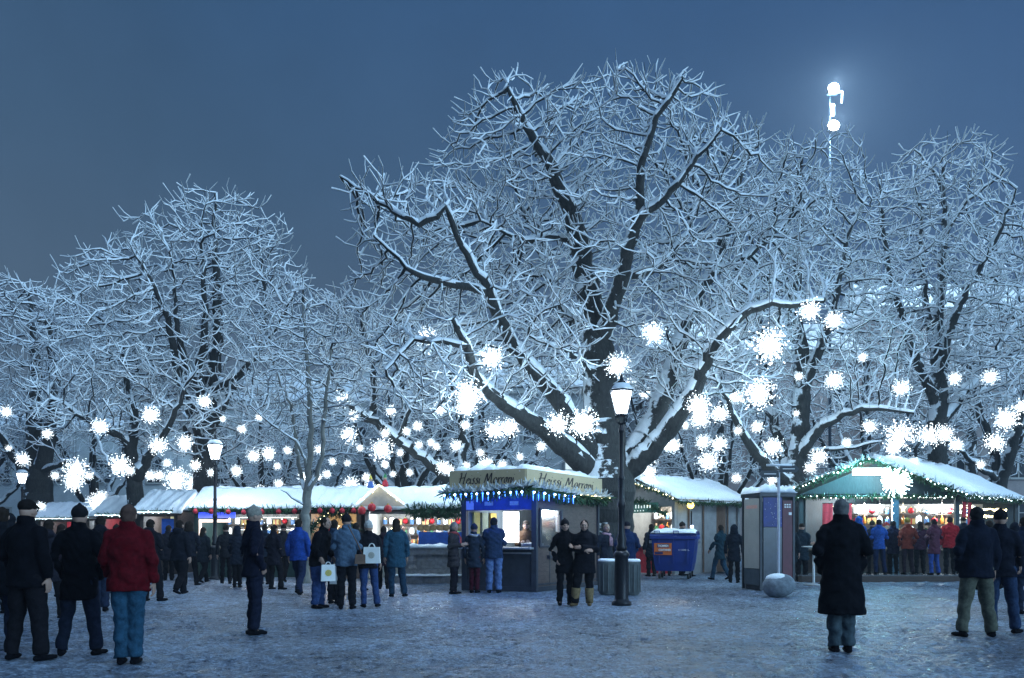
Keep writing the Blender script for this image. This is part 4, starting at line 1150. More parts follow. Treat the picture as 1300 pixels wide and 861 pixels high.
for z, ks in ((1.15, ['box', 'candle', 'lantern']), (1.6, ['toy', 'lantern', 'bottle', 'bauble']), (2.05, ['star', 'lantern', 'candle'])):
    goods_row(p8, .54, .08, .92, 9, z, ks, 'the stall behind the blue container', 'the grey stall', int(z * 10), 1.2)
for z, ks in ((1.1, ['box', 'toy', 'bottle']), (1.45, ['candle', 'lantern', 'toy', 'bottle']), (1.8, ['lantern', 'candle', 'bauble', 'box'])):
    goods_row(p7, .88, .06, .95, 12, z, ks, 'the white lit stall by the chestnut stand', 'the white stall', int(z * 10), 1.1)
    goods_row(p5, .88, .06, .94, 11, z, ks, 'the long stall with the blue board', 'the long stall', int(z * 10) + 1, 1.1)
goods_row(p6, .88, .08, .92, 8, 1.5, ['star', 'bauble', 'toy'], 'the brown stall with the fir arch', 'the brown stall', 3, 1.1)

# ------------------------------------------------------------------ the chestnut stand
C = Vector((0.567, 21.5, 0)); LV = Vector((-1.78, .8, 0)); RV = Vector((1.83, 3.0, 0))
kl = C + LV * .5 + RV * .5
ks_ = thing('chestnut_stand', 'wooden chestnut stand with Heissi Marroni sign and blue icicle lights', 'kiosk', kl)
lh, rh = LV.normalized(), RV.normalized()
nL = Vector((lh.y, -lh.x, 0)); nL = nL if nL.y < 0 else -nL
nR = Vector((rh.y, -rh.x, 0)); nR = nR if nR.x > 0 else -nR
KW = mat('stand_wood', (0.085, 0.06, 0.055), 0.6, 0.3, 5, 0.25, stretch=(1, 1, 5))
KD = mat('stand_dark', (0.03, 0.035, 0.05), 0.5, 0.3, 5, 0.1)
def kpt(u, v, z, off=0, offr=0): return C + LV * u + RV * v + Vector((0, 0, z)) + nL * off + nR * offr
g = G()
for u, v in ((0, 0), (1, 0), (0, 1), (1, 1)):
    g = G(); g.box(kpt(u, v, 1.22), (.13, .13, 2.44), rz=math.atan2(LV.y, LV.x)); g.build('corner_post', KD, ks_, kl)
g = G(); g.wall(kpt(.03, 0, 0), kpt(.97, 0, 0), .12, 1.06, .05); g.build('front_panel', KD, ks_, kl)
g = G(); g.wall(kpt(-.02, 0, 0), kpt(1.02, 0, 0), .0, .12, .10); g.wall(kpt(0, -.01, 0), kpt(0, 1.0, 0), .001, .121, .10); g.build('plinth', KD, ks_, kl)
g = G(); g.wall(kpt(.0, 0, 0, .12), kpt(1.0, 0, 0, .12), 1.06, 1.11, .40); cn = g.build('counter', STEEL, ks_, kl)
g = G(); g.wall(kpt(.04, 0, 0, .03), kpt(.96, 0, 0, .03), .94, .98, .04); g.build('trim', STEEL, ks_, kl)
g = G(); g.wall(kpt(.03, 0, 0), kpt(.97, 0, 0), 2.04, 2.42, .05); g.build('front_fascia', mat('stand_blue_light_tint', (.02, .05, .22), .5, .3, 5, .1), ks_, kl)  # blue cast of the icicle lights is put into the fascia colour
for u, w_ in ((.22, .12), (.58, .12)):
    g = G(); g.wall(kpt(u, 0, 0, .04), kpt(u + w_, 0, 0, .04), 2.16, 2.26, .02); g.build('price_plate', mat('grey_plate', (.4, .42, .42), .5, .2, 30, 0), ks_, kl)
g = G(); g.wall(kpt(.86, 0, 0, .045), kpt(.99, 0, 0, .045), 2.06, 2.28, .02); g.build('notice', mat('pale_notice', (.55, .55, .75), .6, .1, 5, 0), ks_, kl)
# right wall: frosted window then boards
g = G(); g.wall(kpt(0, .02, 0), kpt(0, .98, 0), .12, 1.14, .05); g.wall(kpt(0, .02, 0), kpt(0, .98, 0), 2.05, 2.42, .05)
g.wall(kpt(0, .40, 0), kpt(0, .98, 0), 1.14, 2.05, .05); g.build('side_wall', KW, ks_, kl)
g = G()
for a_, b_ in ((.05, .075), (.375, .40)): g.wall(kpt(0, a_, 0, 0, .02), kpt(0, b_, 0, 0, .02), 1.14, 2.05, .06)
g.wall(kpt(0, .05, 0, 0, .02), kpt(0, .4, 0, 0, .02), 1.10, 1.14, .07); g.wall(kpt(0, .05, 0, 0, .02), kpt(0, .4, 0, 0, .02), 2.05, 2.09, .07)
wf = g.build('window', KD, ks_, kl)
g = G(); g.wall(kpt(0, .07, 0), kpt(0, .38, 0), 1.14, 2.05, .012); sub_build(g, 'pane', glassy('misted_glass', (.9, .95, 1), .72), wf, kl)
g = G(); g.wall(kpt(0, .16, 0, 0, .06), kpt(0, .3, 0, 0, .06), .82, .90, .10); g.build('ledge', KD, ks_, kl)
g = G()
for v in (.2, .42, .62, .8): g.wall(kpt(0, v, 0, 0, .027), kpt(0, v + .008, 0, 0, .027), .14, 1.08, .01)
g.wall(kpt(0, .02, 0, 0, .03), kpt(0, .98, 0, 0, .03), .16, .20, .02); g.build('side_trim', KD, ks_, kl)
g = G(); g.wall(kpt(.03, 1, 0), kpt(.97, 1, 0), .02, 2.42, .05); g.build('back_wall', mat('stand_inside', (.20, .23, .25), .7, .2, 5, .1), ks_, kl)
g = G(); g.wall(kpt(1, .02, 0), kpt(1, .98, 0), .02, 2.42, .05); g.build('side_wall', mat('stand_inside', (.20, .23, .25), .7, .2, 5, .1), ks_, kl)
# inside: a big lit panel lamp, roasting drum, sacks
g = G(); a, b = kpt(.70, .25, 0), kpt(.48, .25, 0); g.wall(a, b, 1.22, 2.02, .05); g.build('lit_panel', glow('white_panel', (.93, .98, 1.0), 7), ks_, kl)
g = G(); a, b = kpt(.12, .45, 0), kpt(.12, .62, 0); g.wall(a, b, 1.5, 1.95, .05); g.build('lit_side_panel', glow('white_panel2', (.93, .98, 1.0), .5), ks_, kl)
l = lamp('stand_lamp_light', ks_, (0, 0, 0), (.72, .86, 1), 85, .2); l.location = kpt(.5, .3, 1.9) - kl
g = G(); g.lathe([(.26, 1.0), (.30, 1.14), (.30, 1.20), (.05, 1.22)], 14, kpt(.25, .22, 0)); g.build('roasting_pan', STEEL, ks_, kl)
for u, cm in ((.34, (.5, .33, .08)), (.22, (.25, .28, .2)), (.11, (.45, .4, .12))):
    g = G(); g.wall(kpt(.955, u - .04, 0), kpt(.955, u + .04, 0), 1.45, 2.0, .05); g.build('paper_bag_stack', mat('bag%d' % int(u * 100), cm, .7, .2, 6, 0), ks_, kl)
# roof, canopy, sign
zo = 2.44
rc = [kpt(1, 1, zo, -.1), kpt(1, 0, zo, .82), kpt(0, 0, zo, .82, .12), kpt(0, 1, zo, -.1, .12)]
g = G(); g.prism(rc, (0, 0, .08)); g.build('roof', KD, ks_, kl)
SIGN = mat('sign_cream', (.46, .37, .23), .6, .06, 3, 0)
sb = []
for (p, q) in ((kpt(1, 0, 0, .80), kpt(0, 0, 0, .80, .1)), (kpt(0, 0, 0, .80, .1), kpt(0, 1, 0, -.1, .1))):
    g = G(); g.wall(p, q, 2.525, 3.0, .06); sb.append((g.build('sign_board', SIGN, ks_, kl), p, q))
LET = mat('sign_letter_paint', (.03, .02, .02), .6, .2, 5, 0)
for (o, p, q), n_ in zip(sb, (nL, nR)):
    x = (q - p).normalized(); w = (q - p).length
    org = p + x * w * .12 + n_ * .031 + Vector((0, 0, 2.665)) - kl
    script_text('lettering', 'Heissi Marroni', .285, LET, o, org, x, w * .74, pen=.125)
g = G(); g.smooth = True; pr = [kpt(1, 1, 2.53, -.15), kpt(1, 0, 2.53, .74), kpt(0, 0, 2.53, .74, .04), kpt(0, 1, 2.53, -.15, .04)]
pr = [p + Vector((0, 0, .36)) for p in pr]
g.add([], [])
ss = snow_slab(pr[1], pr[2], pr[3], pr[0], .20, 77, 30, 20); ss.prism([p - Vector((0, 0, .36)) for p in pr], (0, 0, .37)); ss.build('snow_cover', SNOW, ks_, kl)
e0, e1, e2 = kpt(1.06, 0, 2.46, .9), kpt(0, 0, 2.50, .94, .2), kpt(0, 1.06, 2.46, 0, .22)
gl = garland(ks_, [e0, lerp(e0, e1, .5) + Vector((0, 0, -.03)), e1 + Vector((0, 0, .04)), lerp(e1, e2, .5) + Vector((0, 0, -.03)), e2], .24, 70, kl, 360, .5)
ic = G(); rr = random.Random(4)
for a, b, n in ((e0, e1, 15), (e1, lerp(e1, e2, .52), 9)):
    for k in range(n):
        c = lerp(a, b, (k + .5) / n) + (nL if n == 15 else nR) * .10; L = rr.uniform(.07, .22); c.z -= .06
        ic = G(); ic.lathe([(.004, -L), (.016, -.03), (.010, 0)], 6, c); ic.octa(c, .028); ic.build('icicle_light', BLUEL, ks_, kl)
ib = G()
for a, b, n in ((e0, e1, 15), (e1, lerp(e1, e2, .52), 9)):
    for k in range(0, n, 2):
        c = lerp(a, b, (k + .5) / n) + (nL if n == 15 else nR) * .13; ib.octa(c + Vector((0, 0, -.07)), .03)
ib.build('icicle_tips', COOL, ks_, kl)
for k, f in enumerate((.12, .38, .64, .9)):
    l = lamp('icicle_glow', ks_, (0, 0, 0), (.04, .16, 1.0), 13, .1); l.location = lerp(e0, e1, f) + nL * -.12 + Vector((0, 0, -.22)) - kl
for k, f in enumerate((.1, .4)):
    l = lamp('icicle_glow', ks_, (0, 0, 0), (.04, .16, 1.0), 9, .1); l.location = lerp(e1, e2, f) + nR * .1 + Vector((0, 0, -.2)) - kl
bulbs(ks_, [lerp(e1, e2, .55) + nR * .1, e2 + nR * .1], .35, WARM, kl, .025, drop=.05)

goods_row(p4, .88, .08, .92, 5, 1.2, ['candle', 'star', 'box'], 'the yellowish lit stall', 'the yellowish stall', 7, 1.2)
goods_row(p3, .88, .08, .92, 5, 1.2, ['star', 'box', 'candle'], 'the dark red stall', 'the red stall', 8, 1.2)
goods_row(p1, .88, .08, .92, 5, 1.25, ['star', 'bauble', 'box'], 'the farthest small stall', 'the farthest stall', 9, 1.3)
# ------------------------------------------------------------------ light bursts hung in the trees
LED = glow('led_white', (0.84, 0.94, 1.0), 7.0)
def burst_mesh(seed, n=150, R=0.52):
    g = G(); rr = random.Random(seed)
    for k in range(n):
        z = 1 - 2 * (k + .5) / n; a = k * 2.39996; s = math.sqrt(1 - z * z)
        d = (Vector((math.cos(a) * s, math.sin(a) * s, z)) + Vector([rr.gauss(0, .13) for _ in range(3)])).normalized()
        L = R * (rr.uniform(.5, 1.0))
        g.mi = 1; g.tube([d * .04, d * L], [.0035, .002], 3, cap=False); g.mi = 0
        for _ in range(4):
            f = rr.uniform(.12, 1.0); g.octa(d * (L * f) + Vector([rr.gauss(0, .012) for _ in range(3)]), .0105 * rr.uniform(.7, 1.35))
    return g
# px, py, diameter in photo pixels
BURSTS = [(543,429,28),(624,455,32),(434,508,23),(449,528,16),(443,553,25),(485,571,33),(496,521,16),(489,550,15),(457,569,11),(530,541,14),(558,519,18),(594,503,42),(592,517,30),(591,540,15),(628,546,31),(647,543,27),(579,566,18),(554,567,11),(532,565,11),(508,575,12),(489,590,11),(562,593,20),(570,597,16),(592,591,11),(617,591,23),(687,567,14),(708,538,36),(741,538,42),(784,464,34),(799,489,19),(829,423,32),(819,499,17),(838,524,13),(846,564,20),(824,579,25),(824,600,21),(405,571,13),(422,586,11),(441,588,10),(446,616,24),(470,618,16),(499,602,10),
(1028,395,32),(1058,407,25),(921,421,21),(977,439,50),(963,500,44),(935,504,19),(887,516,36),(889,532,26),(914,525,28),(1059,483,25),(1014,478,13),(1095,454,13),(1144,493,25),(1212,481,19),(1257,479,21),(1298,516,20),(1278,532,33),(1263,562,29),(1104,542,20),(1142,553,44),(1134,568,22),(1179,553,33),(1199,551,26),(1214,565,19),(1040,580,26),(1029,594,17),(961,542,17),(981,568,28),(1011,525,10),(855,566,22),(893,561,21),(913,564,24),(899,586,32),(937,547,14),(980,610,15),(935,607,14),
(8,523,17),(60,551,14),(29,583,19),(127,542,23),(191,527,24),(260,510,20),(201,566,27),(235,563,23),(152,591,31),(96,597,34),(93,612,28),(190,604,15),(202,604,14),(224,609,34),(248,591,17),(246,614,24),(283,532,9),(307,545,13),(322,579,20),(341,576,20),(300,598,16),(329,530,10),(11,569,9),(354,614,14),(386,606,16),(330,622,14),(404,606,11),(52,643,13),(122,638,25),(128,630,18),
(70,604,13),(113,604,12),(165,598,13),(212,588,12),(268,600,12),(365,572,12),(352,592,11),(415,602,12),(465,606,13),(516,548,12),(520,600,11),(547,562,11),(610,575,12),(638,590,13),(660,580,12),(870,540,12),(1075,562,13),(1160,586,13),(1245,590,13)]
bm_ = []
for sd, n in ((1, 170), (2, 150), (3, 130)):
    me = burst_mesh(sd, n); bm_.append(me)
HUBM = mat('hub_plastic', (.5, .5, .5), .5, .1, 5, 0)
protos = []
for k in range(3):
    t = thing('light_burst', 'x', 'christmas light', (0, 0, 0), group='light bursts hanging in the trees')
    bm_[k].build('led_rods', [LED, HUBM], t)
    g = G(); g.smooth = True; g.ball((0, 0, 0), .05, 8, 6); g.build('hub', HUBM, t)
    g = G(); g.tube([(0, 0, .05), (.02, 0, .9), (0, 0, 1.6)], .006, 4); g.build('hanging_wire', BLACKM, t)
    protos.append(t)
def landmark(px, py):
    if px < 140: return 'over the farthest stalls'
    if px < 272: return 'above the red and yellow stalls'
    if px < 372: return 'over the long blue signed stall'
    if px < 470: return 'around the slim young tree'
    if px < 606: return 'around the leaning snow topped limb'
    if px < 770: return 'under the left fork of the great tree'
    if px < 870: return 'around the nearest lamp lantern'
    if px < 950: return 'above the grey container stall'
    if px < 1070: return 'around the trunk behind the booth'
    if px < 1190: return 'above the big gabled stall peak'
    return 'above the right roof slope'
byz = {}
for b in BURSTS: byz.setdefault(landmark(b[0], b[1]), []).append(b)
ORD = ['first', 'second', 'third', 'fourth', 'fifth', 'sixth', 'seventh', 'eighth', 'ninth', 'tenth', 'eleventh', 'twelfth', 'thirteenth', 'fourteenth', 'fifteenth', 'sixteenth', 'seventeenth', 'eighteenth', 'nineteenth', 'twentieth', 'twenty-first', 'twenty-second', 'twenty-third', 'twenty-fourth', 'twenty-fifth', 'twenty-sixth', 'last']
used_p = [False] * 3; ib_ = 0
rb = random.Random(77)
for zone, lst in byz.items():
    lst.sort(key=lambda b: b[1])
    for oi, (px, py, dia) in enumerate(lst):
        d = min(29, max(22.3, .62 * F / dia))
        if px < 470: d = min(27.6, max(24, .62 * F / dia))
        if py > 598: d = max(d, 31.5 if px > 260 else 38)
        s = dia * d / F * 1.22
        size = 'large' if dia >= 30 else 'small' if dia < 17 else 'middling'
        lab = '%s light burst, %s from top %s' % (size, ORD[oi], zone) if oi else '%s light burst, topmost %s' % (size, zone)
        k = ib_ % 3; loc = P(px, py, d)
        if not used_p[k]:
            t = protos[k]; used_p[k] = True; t.location = loc; t.scale = (s,) * 3; t['label'] = lab; t.rotation_euler = (0, 0, rb.uniform(0, 6))
        else:
            t = dup(protos[k], loc, rb.uniform(0, 6), lab, s)
        t['_lit'] = .45 if py > 545 else 1.0
        ib_ += 1
for t in [o for o in COL.objects if o.get('_lit')]:
    s = t.scale[0]
    lamp('led_glow', t, (0, 0, 0), (.58, .84, 1.0), (58 * s * s + 8) * t['_lit'], .25)
    del t['_lit']

# ------------------------------------------------------------------ street lamps
def street_lamp(loc, label, watts):
    t = thing('street_lamp', label, 'street lamp', loc, group='cast iron street lamps')
    g = G(); g.smooth = True
    g.lathe([(.20, 0), (.20, .06), (.15, .10), (.135, .14), (.135, .94), (.15, .97), (.165, 1.01), (.15, 1.05), (.10, 1.10)], 14); b = g.build('base', BLACKM, t)
    g = G(); g.smooth = True
    g.lathe([(.10, 1.10), (.115, 1.16), (.085, 1.22), (.10, 1.34), (.07, 1.42), (.062, 1.6), (.062, 1.95), (.078, 1.98), (.078, 2.06), (.06, 2.09), (.052, 2.5), (.062, 2.53), (.062, 2.57), (.048, 2.6), (.042, 3.45), (.06, 3.48), (.06, 3.55), (.045, 3.58), (.045, 3.66)], 12); g.build('pole', BLACKM, t)
    # cradle and six sided lantern widening upward
    g = G()
    for k in range(6):
        a = k * PI / 3; c, s = math.cos(a), math.sin(a)
        g.tube([(.03 * c, .03 * s, 3.62), (.10 * c, .10 * s, 3.68), (.12 * c, .12 * s, 3.80)], .012, 5)
    g.lathe([(.125, 3.79), (.135, 3.80), (.135, 3.83), (.12, 3.835)], 6); g.build('cradle', BLACKM, t)
    g = G()
    for k in range(6):
        a = (k + .5) * PI / 3; c, s = math.cos(a), math.sin(a)
        g.beam((.125 * c, .125 * s, 3.83), (.235 * c, .235 * s, 4.28), .016)
    g.lathe([(.235, 4.28), (.255, 4.285), (.255, 4.31), (.23, 4.315)], 6)
    g.lathe([(.25, 4.312), (.14, 4.42), (.09, 4.44), (.09, 4.49), (.05, 4.51), (.03, 4.56), (.035, 4.59), (.004, 4.66)], 6); fr = g.build('lantern', BLACKM, t)
    g = G(); g.lathe([(.118, 3.84), (.228, 4.275)], 6, cap=False); g.build('glass', glow('lantern_glass', (.72, .86, 1.0), 9), fr)
    g = G(); g.smooth = True; g.lathe([(.02, 3.85), (.10, 3.89), (.15, 4.06), (.19, 4.2), (.10, 4.27)], 10); g.build('bulb', glow('lamp_bulb', (.88, .94, 1.0), 22), fr)
    g = G(); g.smooth = True; g.lathe([(.255, 4.318), (.22, 4.37), (.145, 4.45), (.10, 4.455)], 6); g.build('snow_cap', SNOW, fr)
    lamp('lamp_light', t, (0, 0, 4.06), (.62, .80, 1.0), watts, .24)
    return t
street_lamp((X_(789, 17.4), 17.4, 0), 'nearest tall black street lamp with glowing lantern before the great tree', 700)
s2 = street_lamp((X_(273, 27.6), 27.6, 0), 'black street lamp in front of the long stall with blue board', 600)
s3 = street_lamp((X_(28, 40), 40, 0), 'farthest street lamp, small lantern at the end of the stall row', 300)
del s2['group'], s3['group']

# ------------------------------------------------------------------ floodlight mast
mx_, my_ = X_(1058, 46), 46
fm = thing('floodlight_mast', 'tall thin mast with two blazing floodlights above the tree tops', 'floodlight', (mx_, my_, 0))
zt, zb = P(0, 113, 46).z, P(0, 160, 46).z
g = G(); g.tube([(0, .5, 0), (0, .5, zt + .4)], [.10, .045], 8); g.build('mast', mat('mast_paint', (.03, .05, .08), .7, .2, 5, 0), fm)
FL = glow('floodlight_face', (.92, .97, 1.0), 40)
for z in (zt, zb):
    g = G(); g.box((0, .12, z), (.52, .3, .42)); g.beam((0, .2, z), (0, .5, z), .08); h = g.build('floodlight', mat('mast_paint', (.03, .05, .08), .7, .2, 5, 0), fm)
    g = G(); g.smooth = True; g.ball((0, -.06, z), (.30, .12, .27), 14, 10); g.build('lens', FL, h)
    lamp('floodlight_light', fm, (0, -.5, z), (.55, .80, 1.0), 5200, .3)
g = G(); g.beam((.1, .3, zt - .12), (.58, .3, zt + .02), .07); g.beam((.58, .3, zt + .02), (.55, .3, zt - .6), .07); g.build('bracket', STEEL, fm)
g = G(); g.box((.05, .3, (zt + zb) / 2), (.22, .12, .6)); g.build('ballast_box', STEEL, fm)

# ------------------------------------------------------------------ blue rubbish container
d8 = 28.3; bx = X_(857, d8)
bn = thing('waste_container', 'big blue wheeled waste container with orange sticker and snow on its lid', 'container', (bx, d8, 0), rz=-.32)
BB = mat('container_blue', (.008, .032, .20), .45, .12, 3, .05)
g = G()
w, dp = 1.36, .95
pr = [(.40, .34, .30), (.62, .45, .62), (.67, .475, 1.0), (.70, .50, 1.38)]
vs = []
for hx, hy, z in pr: vs += [(-hx, -hy, z), (hx, -hy, z), (hx, hy, z), (-hx, hy, z)]
vs[0:4] = [(-.56, -.38, .26), (.56, -.38, .26), (.56, .38, .26), (-.56, .38, .26)]
vs[4:8] = [(-.62, -.43, .55), (.62, -.43, .55), (.62, .43, .55), (-.62, .43, .55)]
fs = [(3, 2, 1, 0)]
for i in range(3):
    for j in range(4): fs.append((i * 4 + j, i * 4 + (j + 1) % 4, i * 4 + 4 + (j + 1) % 4, i * 4 + 4 + j))
fs.append((12, 13, 14, 15)); g.add(vs, fs)
for x in (-.45, 0, .45): g.beam((x, -.455, .5), (x * 1.05, -.505, 1.3), .05, .03)
g.beam((-.72, -.52, 1.34), (.72, -.52, 1.34), .07, .09); g.beam((-.715, -.5, 1.342), (-.715, .5, 1.342), .07, .088); g.beam((.715, -.5, 1.342), (.715, .5, 1.342), .07, .088)
g.build('body', BB, bn)
g = G(); g.smooth = True
n = 8; vs = []
for k in range(n + 1):
    a = PI * k / n; y = -.54 * math.cos(a); z = 1.39 + .16 * math.sin(a)
    vs += [(-.74, y, z), (.74, y, z)]
fs = [(2 * k, 2 * k + 1, 2 * k + 3, 2 * k + 2) for k in range(n)] + [tuple(2 * k for k in range(n, -1, -1)), tuple(2 * k + 1 for k in range(n + 1)), (2 * n, 2 * n + 1, 1, 0)]
g.add(vs, fs); ld = g.build('lid', BB, bn)
g = G()
for x in (-.5, .1): g.tube([(x - .08, -.5, 1.46), (x - .08, -.56, 1.55), (x + .08, -.56, 1.55), (x + .08, -.5, 1.46)], .018, 6)
g.build('handle', BB, ld)
snow_slab((-.72, -.50, 1.47), (.72, -.50, 1.47), (.70, .1, 1.55), (-.70, .1, 1.55), .07, 5, 18, 6).build('snow_cover', SNOW, ld)
g = G(); g.beam((-.73, 0, 1.2), (-.84, 0, 1.2), .09); g.beam((.73, 0, 1.2), (.84, 0, 1.2), .09); g.build('lifting_pin', STEEL, bn)
for x in (-.46, .46):
    for y in (-.3, .3):
        g = G(); g.beam((x, y, .26), (x, y, .14), .05, .1)
        wv = g.build('caster', STEEL, bn)
        g = G(); g.smooth = True; g.tube([(x - .03, y, .10), (x + .03, y, .10)], .095, 12); g.build('wheel', BLACKM, wv)
g = G(); g.prism([(-.60, -.487, .78), (-.04, -.487, .78), (-.04, -.512, 1.16), (-.60, -.512, 1.16)], (0, -.012, 0)); st = g.build('sticker', mat('sticker_orange', (.62, .14, .03), .6, .1, 5, 0), bn)
g = G(); g.prism([(-.50, -.512, 1.02), (-.12, -.512, 1.02), (-.12, -.523, 1.13), (-.50, -.523, 1.13)], (0, -.006, 0)); g.prism([(-.58, -.503, .80), (-.32, -.503, .80), (-.32, -.507, .88), (-.58, -.507, .88)], (0, -.004, 0)); g.build('sticker_patch', mat('sticker_navy', (.02, .02, .12), .6, .1, 5, 0), st)
lettering('lettering', 'THOMMEN', .10, mat('white_ink', (.8, .8, .8), .6, .05, 5, 0), st, (-.48, -.531, 1.04), (1, 0, 0), (0, -.06, 1), width=.34, bold=.004)
lettering('lettering', 'CONTAINER', .09, mat('white_ink', (.8, .8, .8), .6, .05, 5, 0), st, (-.46, -.524, .91), (1, 0, 0), (0, -.06, 1), width=.40, bold=.004)
lettering('side_lettering', '1100 L', .07, mat('white_ink', (.8, .8, .8), .6, .05, 5, 0), bn, (.16, -.505, .92), (1, 0, 0), (0, -.06, 1), width=.34)

# ------------------------------------------------------------------ two grey litter bins behind the near lamp
def litter_bin(loc, label, rz):
    t = thing('litter_bin', label, 'bin', loc, rz, group='grey litter bins by the near lamp')
    g = G(); g.smooth = True
    g.lathe([(.23, .04), (.25, .06), (.26, .9), (.27, .95), (.27, .98), (.22, .985), (.21, .90)], 18, cap=False); g.lathe([(.20, .0), (.23, .04)], 18); g.build('body', mat('bin_grey', (.07, .085, .09), .6, .25, 6, .1), t)
    g = G()
    for k in range(12):
        a = k * PI / 6; g.beam((.262 * math.cos(a), .262 * math.sin(a), .1), (.268 * math.cos(a), .268 * math.sin(a), .9), .03)
    g.build('staves', mat('bin_grey', (.07, .085, .09), .6, .25, 6, .1), t)
    g = G(); g.smooth = True; g.lathe([(.275, .985), (.27, 1.03), (.24, 1.06), (.20, 1.03), (.19, .98)], 14); g.build('snow_rim', SNOW, t); t.scale = (.82, .82, .80); return t
b1 = litter_bin((X_(771, 20.6), 20.6, 0), 'grey ribbed litter bin just left of the near lamp, snow on its rim', 0)
b2 = litter_bin((X_(801, 20.4), 20.4, 0), 'grey ribbed litter bin just right of the near lamp, snow on its rim', .2)

# ------------------------------------------------------------------ telephone booth, signpost, boulder
tb_ = thing('telephone_booth', 'dark telephone booth with pale, blue and red panels and flat snowy roof', 'telephone booth', (X_(975, 22.6), 22.6, 0), rz=.22)
w2 = .46
DKM = mat('booth_frame', (.03, .035, .045), .45, .3, 6, .05, metal=.3)
g = G()
for x in (-w2, w2):
    for y in (-w2, w2): g.box((x, y, 1.22), (.06, .06, 2.44))
g.box((0, 0, .06), (2 * w2 - .07, 2 * w2 - .07, .12)); g.box((0, 0, 2.44), (2 * w2 + .10, 2 * w2 + .10, .09)); g.build('frame', DKM, tb_)
g = G(); g.box((-w2 + .002, 0, 1.45), (.03, .80, 1.8)); g.build('poster_panel', mat('pale_poster', (.36, .35, .32), .55, .08, 3, 0), tb_)
g = G(); g.box((-w2 - .016, -.02, 2.14), (.006, .58, .09)); g.build('poster_heading', mat('poster_pink', (.6, .33, .28), .6, .15, 30, 0), tb_)
g = G(); g.box((-w2 + .002, 0, .33), (.03, .80, .4)); g.box((w2 - .002, 0, 1.2), (.03, .8, 2.2)); g.box((0, w2, 1.2), (.8, .03, 2.2)); g.build('side_panel', mat('booth_panel', (.05, .07, .09), .4, .3, 5, 0), tb_)
g = G(); g.box((-.13, -w2, 2.0), (.52, .03, .75)); bp_ = g.build('star_panel', mat('night_blue', (.008, .02, .16), .45, .3, 4, 0), tb_)
g = G()
for k in range(26):
    g.octa((-.13 + r3.uniform(-.24, .24), -w2 - .017, 2.0 + r3.uniform(-.33, .33)), r3.choice((.006, .008, .012)))
g.build('painted_stars', mat('star_white', (.8, .8, .85), .6, .05, 5, 0), bp_)
g = G(); g.box((-.13, -w2, .88), (.52, .03, 1.46)); g.build('door', mat('booth_dark', (.02, .03, .05), .2, .3, 5, 0), tb_)
g = G(); g.box((.29, -w2, 1.2), (.28, .03, 2.2)); g.build('red_panel', mat('booth_red', (.09, .008, .022), .45, .3, 4, 0), tb_)
g = G()
for i in range(2):
    for k in range(3): g.box((.22 + .065 * k, -w2 - .018, 2.13 + .06 * i), (.045, .006, .035))
g.box((.36, -w2 - .018, 1.96), (.08, .006, .07)); g.build('panel_marks', mat('white_ink', (.8, .8, .8), .6, .05, 5, 0), tb_)
snow_slab((-w2 - .06, -w2 - .06, 2.485), (w2 + .06, -w2 - .06, 2.485), (w2 + .06, w2 + .06, 2.485), (-w2 - .06, w2 + .06, 2.485), .15, 15, 14, 14).build('snow_cover', SNOW, tb_)
sp = thing('signpost', 'slim pale signpost with dark direction boards in front of the telephone booth', 'signpost', (X_(988.5, 20.6), 20.6, 0))
g = G(); g.tube([(0, 0, 0), (0, 0, 2.95)], .035, 10); g.build('post', mat('galvanised', (.5, .52, .58), .4, .1, 20, 0, metal=.3), sp)
for k, (a, z) in enumerate(((-.12, 2.86), (.18, 2.98))):
    g = G(); c, s = math.cos(a), math.sin(a); sg_ = -1 if k == 0 else 1
    g.prism([(0, -.05, z - .08), (sg_ * .02, -.05, z + .08), (sg_ * .40, -.05, z + .08), (sg_ * .48, -.05, z), (sg_ * .40, -.05, z - .08)], (0, .03, 0)); b_ = g.build('direction_board', mat('board_dark', (.05, .06, .07), .5, .2, 5, 0), sp)
    g = G(); g.beam((sg_ * .08, -.056, z), (sg_ * .36, -.056, z), .03, .02); g.build('arrow', mat('white_ink', (.8, .8, .8), .6, .05, 5, 0), b_)
g = G(); g.smooth = True; g.tube([(-.3, -.035, 3.07), (.3, -.035, 3.075)], .03, 6); g.build('snow_cap', SNOW, sp)
# boulder
rk_ = np.random.default_rng(8); g = G(); g.smooth = True; g.ball((0, 0, .26), (.36, .30, .27), 22, 14)
g.v = [(x * (1 + .06 * math.sin(7 * y + 3 * z)), y * (1 + .05 * math.sin(6 * x)), max(0, (z + .02 * math.sin(9 * x + 4 * y)))) for x, y, z in g.v]
g.v = [(math.copysign(abs(x) ** .85 * .37 ** .15, x), y, z) for x, y, z in g.v]
bo = thing('boulder', 'rounded grey boulder capped with snow at the foot of the telephone booth', 'stone', (X_(989, 19.9), 19.9, -.02))
g.build('rock', mat('boulder_stone', (.17, .20, .23), .85, .35, 9, .6), bo)
g = G(); g.smooth = True; g.ball((-.02, .03, .43), (.28, .23, .12), 16, 10); g.build('snow_cap', SNOW, bo)

